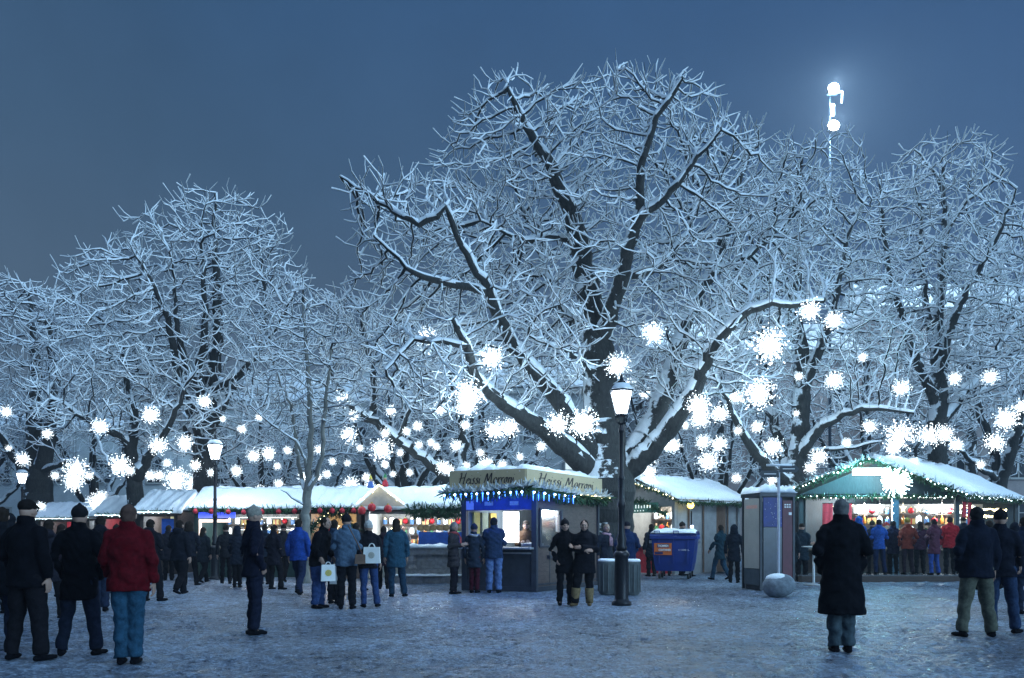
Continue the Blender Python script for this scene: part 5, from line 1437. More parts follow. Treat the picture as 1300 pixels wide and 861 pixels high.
# ------------------------------------------------------------------ stone fountain trough by the stand
ft = thing('stone_fountain', 'old stone fountain trough on a step just left of the chestnut stand', 'fountain', (X_(552, 26.2), 26.2, 0))
g = G(); g.box((0, 0, .10), (2.7, 1.7, .20)); g.build('step', STONE, ft)
g = G()
g.box((0, 0, .30), (2.1, 1.1, .2)); g.box((0, 0, .62), (1.9, .95, .46), taper=1.03); g.box((0, 0, .93), (2.12, 1.15, .18)); g.build('trough', STONE, ft)
g = G()
for x in (-.62, .62):
    g = G(); g.lathe([(.10, .40), (.13, .44), (.09, .52), (.13, .66), (.10, .78), (.12, .84)], 10, (x, -.52, 0)); g.build('baluster', STONE, ft)
snow_slab((-1.08, -.60, 1.02), (1.08, -.60, 1.02), (1.08, .6, 1.02), (-1.08, .6, 1.02), .09, 25, 20, 8).build('snow_cover', SNOW, ft)
snow_slab((-1.34, -.84, .20), (1.34, -.84, .20), (1.34, -.56, .20), (-1.34, -.56, .20), .05, 26, 20, 4).build('step_snow', SNOW, ft)
# bar table
bt = thing('bar_table', 'small white topped bar table between the booth and the black coated man', 'table', (X_(1033, 24.5), 24.5, 0))
g = G(); g.smooth = True; g.lathe([(.02, 1.06), (.33, 1.07), (.34, 1.085), (.33, 1.10), (.0, 1.10)], 20); g.build('table_top', CLOTHW, bt)
g = G(); g.smooth = True; g.lathe([(.28, 0), (.28, .02), (.05, .05), (.035, .1), (.035, 1.06)], 14); g.build('pedestal', STEEL, bt)
# ------------------------------------------------------------------ people
# each figure: one continuous body (head with face, hands with five fingers); clothing, hair and bags are its parts
def remesh(g, voxel, smooth_it=2, name='m'):
    me = bpy.data.meshes.new(name); me.from_pydata(g.v, [], g.f); me.update()
    o = bpy.data.objects.new(name, me); COL.objects.link(o)
    m = o.modifiers.new('r', 'REMESH'); m.mode = 'VOXEL'; m.voxel_size = voxel; m.use_smooth_shade = True
    if smooth_it:
        s = o.modifiers.new('s', 'SMOOTH'); s.factor = 0.5; s.iterations = smooth_it
    dg = bpy.context.evaluated_depsgraph_get()
    out = bpy.data.meshes.new_from_object(o.evaluated_get(dg))
    bpy.data.objects.remove(o); bpy.data.meshes.remove(me)
    return out
def wrinkle(me, amp, seed, zlo=-1, zhi=9):
    n = len(me.vertices); co = np.empty(n * 3, np.float32); no = np.empty(n * 3, np.float32)
    me.vertices.foreach_get('co', co); me.vertices.foreach_get('normal', no)
    co = co.reshape(-1, 3).astype(float); no = no.reshape(-1, 3)
    r = np.random.default_rng(seed); h = np.zeros(n)
    for _ in range(7):
        k = r.normal(size=3) * np.array([16, 16, 26]); ph = r.uniform(0, 6.28)
        h += np.sin(co @ k + ph + 1.6 * np.sin(co @ (k[[2, 0, 1]] * .45) + ph))
    h = np.tanh(h / 2.2)
    co += no * (amp * h)[:, None]
    me.vertices.foreach_set('co', co.astype(np.float32).ravel()); me.update()

def arm_points(side, style):
    """shoulder, elbow, wrist, palm direction, curl direction; figure faces -Y, side +1 is its left (+X)"""
    s = side; S = Vector((.168 * s, .008, 1.405))
    if style == 'down':   E, W = Vector((.245 * s, .03, 1.15)), Vector((.255 * s, -.03, .90)); D = Vector((.02 * s, -.08, -1)); Cn = Vector((-1 * s, -.25, 0))
    elif style == 'pocket': E, W = Vector((.275 * s, .06, 1.16)), Vector((.205 * s, -.07, .965)); D = Vector((-.35 * s, -.35, -1)); Cn = Vector((-1 * s, .2, 0))
    elif style == 'bent':  E, W = Vector((.235 * s, .02, 1.16)), Vector((.115 * s, -.235, 1.20)); D = Vector((-.45 * s, -.9, .18)); Cn = Vector((-1 * s, 0, -.2))
    elif style == 'cross': E, W = Vector((.245 * s, -.04, 1.16)), Vector((-.03 * s, -.235, 1.16 + .03 * s)); D = Vector((-1 * s, .1, .05)); Cn = Vector((0, .9, -.4))
    elif style == 'carry': E, W = Vector((.24 * s, .0, 1.15)), Vector((.25 * s, -.17, .98)); D = Vector((0, -.45, -.9)); Cn = Vector((-1 * s, .1, 0))
    elif style == 'swingf': E, W = Vector((.235 * s, -.07, 1.16)), Vector((.22 * s, -.25, .97)); D = Vector((-.05 * s, -.6, -.8)); Cn = Vector((-1 * s, .1, 0))
    elif style == 'swingb': E, W = Vector((.245 * s, .12, 1.17)), Vector((.25 * s, .17, .92)); D = Vector((0, .1, -1)); Cn = Vector((-1 * s, -.1, 0))
    return S, E, W, D.normalized(), Cn.normalized()
def leg_points(side, style):
    s = side
    if style == 'stand': return Vector((.09 * s, 0, .92)), Vector((.10 * s, -.02, .50)), Vector((.105 * s, .01, .085)), Vector((.16 * s, -1, 0))
    if style == 'wide':  return Vector((.09 * s, 0, .91)), Vector((.145 * s, -.02, .49)), Vector((.20 * s, .01, .085)), Vector((.30 * s, -1, 0))
    if style == 'close': return Vector((.08 * s, 0, .92)), Vector((.075 * s, -.02, .50)), Vector((.07 * s, .01, .085)), Vector((.08 * s, -1, 0))
    if style == 'ease':  # weight on one leg
        return (Vector((.09, 0, .92)), Vector((.10, -.02, .50)), Vector((.10, .01, .085)), Vector((.1, -1, 0))) if s > 0 else (Vector((-.09, 0, .92)), Vector((-.14, -.10, .51)), Vector((-.19, -.06, .085)), Vector((-.5, -1, 0)))
    if style == 'walk':
        return (Vector((.085, 0, .91)), Vector((.09, -.17, .52)), Vector((.09, -.27, .09)), Vector((.05, -1, .1))) if s > 0 else (Vector((-.085, 0, .91)), Vector((-.09, .02, .50)), Vector((-.09, .26, .15)), Vector((-.05, -1, -.35)))
def hand_geo(g, W, D, Cn, curl, s):
    side = D.cross(Cn).normalized()       # across the palm
    if side.dot(Vector((0, -1, 0))) < 0 and abs(D.z) > .5: side = -side
    pc = W + D * .052
    M = Matrix((side, Cn, D)).transposed()
    g.ball(pc, (.041, .017, .054), 10, 8, M)
    g.tube([W - D * .03, W + D * .02], [.026, .026], 10, [.021, .02], side=side)
    for i, (off, L) in enumerate(((-.030, .072), (-.010, .082), (.010, .077), (.029, .060))):
        p = pc + side * off + D * .040; q = p + D * L * .42 + Cn * L * .10 * curl; r = q + (D * (1 - .5 * curl) + Cn * .9 * curl).normalized() * L * .34; t = r + (D * (.7 - .9 * curl) + Cn * 1.0 * curl).normalized() * L * .28
        g.tube([p - D * .012, p, q, r, t], [.0095, .0098, .0092, .0085, .006], 7)
    b = pc - D * .022 + side * -.034; m = b + side * -.026 + D * .030 + Cn * .014; e = m + D * .030 + Cn * .016 + side * .004
    g.tube([b + side * .02, b, m, e], [.012, .0125, .0105, .007], 7)
FACE = []
def figure_meshes(arms, legs, coat, head, build, lean=0.0):
    """coat: 'jacket' | 'parka' | 'long'; head: 'short' | 'beanie' | 'hood' | 'fur' | 'long' | 'cap'"""
    wide = {'man': 1.06, 'big': 1.17, 'woman': .96, 'child': .98}[build]
    al, ar = arms
    def ln(v):   # lean forward from the hips
        v = Vector(v)
        if lean and v.z > .95: v = Vector((v.x, v.y - math.sin(lean) * (v.z - .95), .95 + math.cos(lean) * (v.z - .95)))
        return v
    out = {}
    # ---- body
    g = G()
    g.tube([ln((0, 0, .86)), ln((0, 0, .96)), ln((0, 0, 1.10)), ln((0, 0, 1.28)), ln((0, 0, 1.40)), ln((0, .005, 1.46))], [.13, .145, .12, .14, .13, .07], 14, [.09, .1, .085, .10, .085, .06], side=(1, 0, 0))
    g.tube([ln((0, .012, 1.42)), ln((0, .008, 1.50)), ln((0, .0, 1.57))], [.062, .055, .054], 12, [.062, .055, .056], side=(1, 0, 0))
    hc = ln((0, -.012, 1.635)); hM = Matrix.Rotation(lean * .4, 3, 'X')
    g.ball(hc, (.076, .096, .112), 18, 14, hM)                                  # skull
    g.ball(hc + Vector((0, -.028, -.055)), (.056, .062, .062), 14, 10, hM)      # jaw
    g.tube([hc + Vector((0, -.090, .02)), hc + Vector((0, -.103, -.005)), hc + Vector((0, -.113, -.022)), hc + Vector((0, -.096, -.032))], [.009, .011, .0145, .010], 8)   # nose
    g.tube([hc + Vector((-.032, -.088, .028)), hc + Vector((0, -.096, .027)), hc + Vector((.032, -.088, .028))], .010, 7)      # brow
    g.tube([hc + Vector((-.020, -.086, -.060)), hc + Vector((0, -.095, -.058)), hc + Vector((.020, -.086, -.060))], .0075, 7)  # mouth
    for s in (-1, 1):
        g.ball(hc + Vector((.077 * s, .008, -.012)), (.012, .022, .034), 8, 8)
        g.ball(hc + Vector((.036 * s, -.074, -.025)), (.022, .018, .022), 8, 6)   # cheek
        S, E, W, D, Cn = arm_points(s, al if s > 0 else ar)
        S, E, W = ln(S), ln(E), ln(W)
        g.tube([S, E, W + (E - W) * .05], [.05, .042, .028], 10); g.ball(S, .055, 10, 8)
        hand_geo(g, W, D, Cn, .75 if (al if s > 0 else ar) in ('bent', 'carry', 'pocket') else .4, s)
        H, K, A, T = leg_points(s, legs)
        g.tube([H, K, A], [.075, .055, .04], 10); T = T.normalized(); g.tube([A, A + T * .07 - Vector((0, 0, .055))], [.03, .018], 8)
    me = remesh(g, .0075, 1, 'body')
    # eyes and lips by place
    nf = len(me.polygons); ctr = np.empty(nf * 3, np.float32); me.polygons.foreach_get('center', ctr); ctr = ctr.reshape(-1, 3)
    h = np.array(hc); mi = np.zeros(nf, np.int32)
    for s in (-1, 1):
        e = h + np.array([.031 * s, -.082, .006]); mi[((ctr - e) / np.array([.013, .03, .0085]) * 1.0).__pow__(2).sum(1) < 1] = 1
    e = h + np.array([0, -.094, -.059]); mi[(((ctr - e) / np.array([.022, .03, .009])) ** 2).sum(1) < 1] = 2
    for m in (SKIN, EYE, LIP): me.materials.append(m)
    me.polygons.foreach_set('material_index', mi); out['body'] = me
    # ---- coat
    g = G(); w = wide
    hem = {'jacket': .80, 'parka': .66, 'long': .44}[coat]
    fl = {'jacket': 1.0, 'parka': 1.06, 'long': 1.16}[coat]
    zs = [hem, hem + .02, (hem + 1.0) / 2, 1.0, 1.12, 1.27, 1.38, 1.44, 1.485]
    if coat == 'jacket': zs = [hem, hem + .02, .88, 1.0, 1.12, 1.27, 1.38, 1.44, 1.485]
    rx = [.195 * fl, .198 * fl, .19 * (fl + 1) / 2, .178, .176, .192, .185, .145, .085]; ry = [.142 * fl, .145 * fl, .14 * (fl + 1) / 2, .132, .13, .138, .125, .10, .078]
    if build == 'woman': rx[4] *= .93; ry[4] *= .93
    g.tube([ln((0, .0 if z < 1 else .004, z)) for z in zs], [a * w for a in rx], 18, [a * w for a in ry], side=(1, 0, 0))
    g.tube([ln((0, .01, 1.44)), ln((0, .010, 1.50)), ln((0, .010, 1.572))], [.100, .090, .084], 14, [.097, .092, .088], side=(1, 0, 0))   # collar
    for s in (-1, 1):
        S, E, W, D, Cn = arm_points(s, al if s > 0 else ar); S, E, W = ln(S), ln(E), ln(W)
        S2 = S + Vector((.004 * s, 0, -.01)); g.tube([ln((.03 * s, .01, 1.475)), ln((.10 * s, .01, 1.445)), S + Vector((0, 0, .008))], [.062, .062, .055], 12)
        g.tube([S2, S.lerp(E, .5), E, E.lerp(W, .5), W + (W - E) * .02], [.070 * w, .068 * w, .062 * w, .056 * w, .048 * w], 12); g.ball(S2, .071 * w, 12, 9); g.ball(E, .061 * w, 10, 8)
        if (al if s > 0 else ar) == 'pocket':
            g.ball(W + Vector((0, -.01, -.02)), (.06, .05, .07), 10, 8)
    if head in ('fur', 'hoodback'):
        g.ball(ln((0, .10, 1.50)), (.125, .075, .085), 14, 10)
    me = remesh(g, .012, 3, 'coat'); wrinkle(me, .011, hash((arms, coat, build)) % 1000 if False else len(arms[0]) * 31 + len(coat) * 7 + len(legs))
    out['coat'] = me
    # ---- trousers
    g = G(); g.tube([(0, 0, .84), (0, 0, .95), (0, 0, 1.0)], [.155 * w, .160 * w, .15 * w], 14, [.115 * w, .12 * w, .11 * w], side=(1, 0, 0))
    for s in (-1, 1):
        H, K, A, T = leg_points(s, legs)
        g.tube([H, H.lerp(K, .5), K, K.lerp(A, .5), A + (A - K).normalized() * .015], [.102 * w, .090 * w, .074 * w, .068 * w, .066 * w], 14)
        g.ball(H, .1 * w, 10, 8); g.ball(K, .073 * w, 10, 8)
    me = remesh(g, .012, 3, 'trousers'); wrinkle(me, .011, len(legs) * 17 + 3); out['trousers'] = me
    # ---- shoes, each its own mesh
    for s, nm in ((-1, 'shoe_r'), (1, 'shoe_l')):
        g = G(); H, K, A, T = leg_points(s, legs); T = T.normalized()
        z0 = A.z - .085
        heel = Vector((A.x, A.y, z0 + .032)) - T * .06; toe = Vector((A.x, A.y, z0 + .030)) + T * .175
        up = Vector((0, 0, .012))
        g.tube([heel - T * .02, heel, heel.lerp(toe, .5), toe - T * .05, toe], [.030, .041, .046, .047, .028], 12, [.026, .034, .033, .030, .020])
        g.tube([Vector((A.x, A.y, z0 + .03)), A + Vector((0, 0, .03)), A + Vector((0, 0, .07))], [.048, .047, .05], 12)
        out[nm] = remesh(g, .009, 2, 'shoe')
    # ---- hair or headgear
    g = G()
    if head in ('short', 'fur', 'hoodback'):
        g.ball(hc + Vector((0, .014, .010)), (.085, .098, .113), 18, 14); g.ball(hc + Vector((0, .045, -.045)), (.062, .058, .055), 14, 10); kind = 'hair'
        if head == 'fur': kind = 'hair'
    elif head == 'long':
        g.ball(hc + Vector((0, .018, .020)), (.088, .098, .107), 18, 14); g.tube([hc + Vector((0, .05, .03)), hc + Vector((0, .075, -.08)), hc + Vector((0, .085, -.20))], [.075, .085, .075], 12, [.05, .05, .035], side=(1, 0, 0)); kind = 'hair'
    elif head == 'beanie':
        g.ball(hc + Vector((0, .010, .045)), (.090, .106, .098), 18, 14); g.tube([hc + Vector((0, .006, .022)), hc + Vector((0, .008, .062))], [.092, .093], 18, [.108, .108], side=(1, 0, 0)); g.ball(hc + Vector((0, .01, .145)), .022, 8, 6); kind = 'knit_hat'
    elif head == 'cap':
        g.ball(hc + Vector((0, .008, .050)), (.088, .104, .080), 18, 12); g.tube([hc + Vector((0, -.07, .048)), hc + Vector((0, -.165, .030))], [.075, .05], 12, [.010, .007], side=(1, 0, 0)); kind = 'cap'
    elif head == 'hood':
        g.ball(hc + Vector((0, .028, .018)), (.112, .118, .135), 18, 14); g.tube([hc + Vector((0, .04, -.03)), hc + Vector((0, .04, -.14))], [.11, .13], 14, [.09, .08], side=(1, 0, 0)); kind = 'hood'
    # cut the face free
    me = remesh(g, .010, 2, 'headwear')
    if head in ('short', 'long', 'fur', 'hoodback', 'hood'):
        n = len(me.vertices); co = np.empty(n * 3, np.float32); me.vertices.foreach_get('co', co); co = co.reshape(-1, 3)
        rel = co - h
        if head == 'hood':
            m = (rel[:, 1] < -.03); t = np.clip((-.03 - rel[:, 1]) / .03, 0, 1)
            rr = np.sqrt((rel[:, 0] / .085) ** 2 + ((rel[:, 2] + .01) / .105) ** 2)
            push = m & (rr < 1); co[push, 1] = h[1] - .035
        else:
            m = (rel[:, 1] < -.02) & (rel[:, 2] < .062); co[m, 1] = np.maximum(co[m, 1], h[1] - .028 - .03 * np.clip(rel[m, 2] / .06, 0, 1))
            m = (rel[:, 2] < -.045) & (rel[:, 1] < .0) & (head != 'long'); co[m, 1] = np.maximum(co[m, 1], h[1] + .01)
        me.vertices.foreach_set('co', co.ravel()); me.update()
        wrinkle(me, .006, 7)
    out['head'] = me; out['headkind'] = kind; out['hc'] = hc
    if head == 'fur':
        gg = G(); rr_ = random.Random(3)
        for k in range(420):
            a = rr_.uniform(0, 2 * PI); c = Vector((.135 * math.cos(a), .06 + .085 * math.sin(a), 1.535 + .02 * math.sin(a * 2))); d = Vector((math.cos(a) + rr_.gauss(0, .5), math.sin(a) + rr_.gauss(0, .5), rr_.gauss(.3, .6))).normalized(); s_ = d.cross(Vector((0, 0, 1))).normalized() * .008
            gg.add([c - s_, c + s_, c + d * rr_.uniform(.04, .075)], [(0, 1, 2)])
        m2 = bpy.data.meshes.new('fur_trim'); m2.from_pydata(gg.v, [], gg.f); m2.update(); out['fur'] = m2
    return out
SKIN = mat('skin', (.34, .21, .16), .55, .12, 14, .05); EYE = mat('eye_dark', (.03, .025, .02), .2, .1, 5, 0); LIP = mat('lip', (.36, .16, .14), .5, .1, 5, 0)
def cloth(col, rough=.85):
    k = 'cloth_%03d_%03d_%03d' % tuple(int(c * 999) for c in col)
    return mat(k, tuple(c * .72 for c in col), rough, .35, 22, .3, spec=.05)
CACHE = {}
def put(name, me, m, parent):
    o = bpy.data.objects.new(name, me); COL.objects.link(o); o.parent = parent
    if m is not None:
        if len(me.materials) == 0: me.materials.append(m)
        o.material_slots[0].link = 'OBJECT'; o.material_slots[0].material = m
    return o
BLACK = (.005, .0055, .009); NAVY = (.012, .018, .05); DENIM = (.035, .07, .19); LDENIM = (.12, .20, .42); DARK = (.011, .011, .015)
def person(px, d, face, label, arms=('down', 'down'), legs='stand', coat='jacket', head='short', build='man', h=1.76, cc=BLACK, tc=DARK, hc=(.03, .022, .018), sc_=BLACK, boots=None, group=None, lean=0.0, scarf=None, x=None):
    """face: the compass turn of the figure, 0 looks at the camera, 180 away from it, 90 to the photo's right"""
    key = (arms, legs, coat, head, build, lean)
    if key not in CACHE: CACHE[key] = figure_meshes(*key)
    f = CACHE[key]
    t = thing('person', label, 'person', (X_(px, d) if x is None else x, d, -.005), math.radians(face), group)
    t.scale = (h / 1.76,) * 3
    put('body', f['body'], None, t)
    put('coat' if coat != 'jacket' else 'jacket', f['coat'], cloth(cc), t); put('trousers', f['trousers'], cloth(tc), t)
    for s in ('shoe_l', 'shoe_r'): put('shoe', f[s], cloth(sc_, .6), t)
    put(f['headkind'], f['head'], cloth(hc), t)
    if 'fur' in f: put('fur_trim', f['fur'], cloth((.35, .33, .32)), t)
    if boots:
        for s in (-1, 1):
            g = G(); g.smooth = True; H, K, A, T = leg_points(s, legs); g.tube([A + Vector((0, 0, -.03)), A.lerp(K, .3), A.lerp(K, .62), A.lerp(K, .68)], [.074, .083, .096, .092], 12); g.build('boot', cloth(boots, .7), t)
    if scarf:
        g = G(); g.smooth = True
        ring = [(.105 * math.cos(a), .012 + .10 * math.sin(a), 1.475 + .012 * math.sin(2 * a)) for a in [2 * PI * k / 16 for k in range(17)]]
        g.tube(ring, .034, 8); g.tube([(.04, -.11, 1.46), (.06, -.155, 1.36), (.06, -.165, 1.16)], [.035, .05, .055], 8, [.02, .016, .014]); g.build('scarf', cloth(scarf), t)
    return t
def bag(holder_loc, face, label, w, h, dp, m, drop, name='carrier_bag', emblem=None):
    """a bag hanging from a hand at holder_loc (world)"""
    L = Vector(holder_loc); t = thing(name, label, 'bag', (L.x, L.y, L.z - drop - h), math.radians(face))
    g = G(); n = 5
    g.box((0, 0, h / 2), (w, dp, h), taper=.9); b = g.build('bag_body', m, t)
    g = G(); g.smooth = True
    for y in (-dp * .3, dp * .3): g.tube([(-w * .2, y, h - .01), (-w * .1, y * .5, h + drop * .8), (0, y * .1, h + drop), (w * .1, y * .5, h + drop * .8), (w * .2, y, h - .01)], .008, 6)
    g.build('handle', m, t)
    if emblem:
        g = G(); g.tube([(0, -dp * .5 - .004, h * .5), (0, -dp * .5 + .01, h * .5)], h * .2, 16); g.build('print', emblem, t)
    return t
def hand_at(p, side, style, f=.1):
    S, E, W, D, Cn = arm_points(side, style)
    p.rotation_euler.z; M = Matrix.Translation(p.location) @ Matrix.Rotation(p.rotation_euler.z, 4, 'Z') @ Matrix.Diagonal((*p.scale, 1))
    return M @ (W + D * f)
dn = ('down', 'down'); pk = ('pocket', 'pocket'); bb = ('bent', 'bent')
# --- the near figures on the left
person(34, 9.7, 165, 'person in a black jacket seen from behind, nearest on the far left', ('pocket', 'down'), 'wide', 'jacket', 'cap', 'big', 1.80, BLACK, DARK, (.015, .012, .012))
person(2, 10.8, 200, 'person in dark clothes cut off by the left edge of the photo', dn, 'stand', 'parka', 'short', 'man', 1.76, (.012, .014, .02), (.02, .03, .06))
person(101, 10.1, 185, 'person in a long black jacket and dark jeans beside the red coated one', pk, 'wide', 'parka', 'beanie', 'man', 1.74, BLACK, (.014, .02, .04), (.015, .015, .018))
person(163, 9.4, 190, 'person in a dark red coat and faded blue jeans, near left', ('carry', 'down'), 'close', 'jacket', 'short', 'big', 1.74, (.10, .005, .010), (.025, .08, .14), (.10, .06, .05))
person(322, 12.2, 120, 'person standing alone in navy jacket and pale cap, hands in pockets', pk, 'close', 'jacket', 'beanie', 'man', 1.80, (.010, .012, .026), (.012, .016, .035), (.32, .30, .26))
# --- dark shoppers at the left stalls
for i, (px, d, fc, cc, hd, h, lab) in enumerate((
    (214, 26.5, 175, (.02, .02, .03), 'short', 1.74, 'dark clothed shopper facing the yellowish window, leftmost of the row'),
    (240, 24.5, 190, (.015, .018, .03), 'hood', 1.80, 'hooded dark shopper left of the tall lamp by the blue board'),
    (258, 25.5, 160, (.02, .025, .035), 'long', 1.66, 'long haired shopper standing close left of the lamp base'),
    (287, 25.2, 200, (.02, .02, .025), 'beanie', 1.70, 'shopper in a knit hat just right of the lamp base'),
    (348, 22.5, 150, (.015, .015, .025), 'short', 1.70, 'dark jacketed person between the lone navy figure and the young tree'),
    (360, 26.0, 180, (.03, .03, .04), 'cap', 1.74, 'shopper in a cap at the long stall left of the young tree'))):
    person(px, d, fc, lab, (dn, pk, ('bent', 'down'))[i % 3], ('stand', 'ease', 'walk')[i % 3], ('parka', 'jacket')[i % 2], hd, ('man', 'woman')[i % 2], h, cc, DARK)
person(379, 20.3, 170, 'person in a bright blue jacket in front of the young tree', dn, 'walk', 'jacket', 'short', 'man', 1.80, (.02, .07, .32), (.02, .03, .07))
# --- the group before the white lit stall
p = person(404, 16.7, 75, 'person in black jacket and blue jeans leaning forward with a white bag', ('carry', 'carry'), 'stand', 'jacket', 'short', 'big', 1.78, BLACK, DENIM, lean=.22)
q = hand_at(p, -1, 'carry'); bag(q + Vector((.12, -.05, .0)), 20, 'white carrier bag with yellow print held by the leaning person', .27, .31, .09, CLOTHW, .05, emblem=mat('bag_yellow', (.5, .4, .1), .6, .2, 8, 0))
p = person(424, 17.8, 170, 'person half hidden behind the grey jacketed one with a white bag', dn, 'close', 'parka', 'short', 'man', 1.74, (.03, .05, .09), (.012, .012, .018))
bag(P(424, 716, 17.3), 0, 'white narrow carrier bag hanging between the dark legs of the group', .16, .34, .08, CLOTHW, .06)
p = person(440, 16.5, 182, 'person in grey blue jacket and black trousers seen from behind', ('bent', 'bent'), 'stand', 'jacket', 'beanie', 'man', 1.80, (.10, .16, .24), (.010, .011, .016), (.015, .015, .02))
t = thing('shoulder_bag', 'small brown shoulder bag on the hip of the grey blue jacket', 'bag', P(457, 716, 16.25), .3)
g = G(); g.smooth = False; g.box((0, 0, .09), (.20, .09, .18), taper=.85); g.box((0, -.05, .12), (.19, .012, .10)); g.build('pouch', mat('brown_leather', (.10, .05, .03), .5, .3, 10, .1), t)
g = G(); g.smooth = True; g.tube([(.05, 0, .17), (-.06, -.03, .40), (-.22, -.02, .72)], .012, 6); g.build('strap', mat('brown_leather', (.10, .05, .03), .5, .3, 10, .1), t)
p = person(468, 16.9, 200, 'person in white knit hat, black jacket and jeans with a big bag', ('carry', 'down'), 'ease', 'jacket', 'beanie', 'woman', 1.68, (.014, .014, .02), DENIM, (.6, .58, .55))
bag(P(472, 690, 16.6), 0, 'big white square bag with round emblem carried by the white hatted person', .33, .31, .10, CLOTHW, .07, emblem=mat('bag_emblem', (.42, .40, .34), .6, .2, 8, 0))
person(503, 19.8, 195, 'person in teal blue parka with dark hair right of the white bag', dn, 'ease', 'parka', 'long', 'man', 1.80, (.025, .08, .13), (.02, .05, .09))
person(352, 27.2, 190, 'dim shopper at the blue lit long stall farthest from the lamp', dn, 'stand', 'jacket', 'short', 'woman', 1.66, (.05, .05, .06), DARK) if False else None
# --- queue at the chestnut stand
person(576, 20.8, 70, 'person in a patterned dark coat queuing behind the others at the stand', bb, 'close', 'parka', 'short', 'woman', 1.74, (.045, .04, .045), (.012, .012, .02), (.25, .24, .24), scarf=(.4, .08, .08))
person(602, 21.2, 165, 'person in fur hooded coat, knit hat and wine red trousers queuing', dn, 'close', 'parka', 'beanie', 'woman', 1.68, (.022, .035, .06), (.06, .008, .02), (.02, .03, .06), scarf=(.45, .45, .46))
person(627, 21.15, 178, 'person in navy jacket and pale jeans being served at the counter', ('bent', 'bent'), 'stand', 'jacket', 'short', 'big', 1.86, (.022, .045, .10), LDENIM, (.02, .02, .022))
# --- the couple by the stand
person(717, 17.4, 8, 'person in a long black coat and dark hat facing the camera', ('bent', 'pocket'), 'stand', 'parka', 'beanie', 'woman', 1.72, BLACK, (.01, .01, .014), (.012, .012, .016))
person(742, 17.3, -10, 'person in black jacket with crossed arms and tan boots facing the camera', ('cross', 'cross'), 'ease', 'parka', 'short', 'big', 1.72, (.009, .010, .016), (.01, .01, .014), boots=(.30, .21, .11), sc_=(.18, .12, .06))
# --- behind the near lamp
person(770, 22.6, 20, 'person with a pink scarf standing behind the left litter bin', dn, 'stand', 'jacket', 'short', 'woman', 1.72, (.03, .04, .06), (.02, .04, .07), (.30, .22, .16), scarf=(.62, .38, .44))
person(796, 21.8, 185, 'person in dark blue jacket behind the near lamp pole', pk, 'stand', 'jacket', 'cap', 'big', 1.76, (.012, .03, .09), (.012, .02, .04), (.02, .02, .03))
# --- at the grey stall
person(827, 30.0, 200, 'dark coated shopper at the grey stall left of the blue container', dn, 'stand', 'parka', 'short', 'man', 1.82, (.012, .018, .03), DARK)
person(846, 30.3, 190, 'shopper with a dark hat behind the blue container', bb, 'stand', 'jacket', 'cap', 'man', 1.74, (.03, .02, .03), DARK)
person(866, 30.6, 100, 'tall shopper in a knit hat behind the right half of the container', dn, 'stand', 'jacket', 'beanie', 'man', 1.88, (.015, .02, .03), DARK)
person(877, 29.9, 60, 'child in a bright blue hood behind the right end of the container', dn, 'stand', 'jacket', 'hood', 'child', 1.50, (.03, .10, .42), DARK, (.03, .10, .42))
person(915, 27.4, 215, 'person in dark teal coat walking by the brown batten of the grey stall', ('swingf', 'swingb'), 'walk', 'parka', 'short', 'man', 1.76, (.010, .035, .055), (.02, .06, .11))
person(932, 25.6, 160, 'person in a black coat just left of the telephone booth', dn, 'stand', 'parka', 'hood', 'woman', 1.72, (.010, .016, .028), DARK, (.010, .016, .028))
# --- between booth and big stall
person(1018, 26.2, 150, 'dark clothed person standing right beside the telephone booth', bb, 'stand', 'parka', 'cap', 'man', 1.78, (.016, .03, .045), DARK)
person(1046, 24.6, 250, 'dark person at the bar table turned to the table', bb, 'stand', 'jacket', 'short', 'woman', 1.72, (.012, .02, .04), (.015, .03, .06))
# --- customers at the big stall
crowd = [(1090, 26.6, 190, (.02, .10, .40), DARK, 'hood', 1.76, 'shopper in a bright blue hooded jacket under the red cloth'),
         (1116, 26.4, 170, (.025, .09, .36), (.01, .02, .06), 'short', 1.70, 'shopper in a bright blue jacket left of the lit middle post'),
         (1134, 26.9, 185, (.02, .02, .05), DARK, 'short', 1.66, 'shopper in dark navy right at the lit middle post'),
         (1152, 26.5, 180, (.24, .05, .035), (.03, .02, .03), 'beanie', 1.72, 'shopper in a rusty orange jacket with a yellowish knit hat'),
         (1168, 27.0, 170, (.05, .02, .04), DARK, 'long', 1.64, 'long haired shopper in dark plum beside the orange jacket'),
         (1186, 26.0, 190, (.10, .035, .06), (.035, .08, .30), 'short', 1.70, 'shopper in a dusty maroon jacket and blue jeans'),
         (1206, 26.6, 165, (.38, .02, .03), DARK, 'short', 1.78, 'shopper in a bright red jacket near the corner post'),
         (1223, 27.0, 180, (.015, .018, .035), DARK, 'cap', 1.76, 'dark shopper by the corner post partly behind the khaki trousers person')]
for i, (px, d, fc, cc, tc, hd, h, lab) in enumerate(crowd):
    q = person(px, d, fc, lab, (dn, ('bent', 'bent'), dn, pk)[i % 4], ('stand', 'ease')[i % 2], ('jacket', 'jacket', 'parka')[i % 3], hd, ('man', 'woman')[i % 2], h, cc, tc, cc if hd == 'hood' else (.35, .25, .06) if hd == 'beanie' else (.03, .02, .02))
    q.location.z = .217
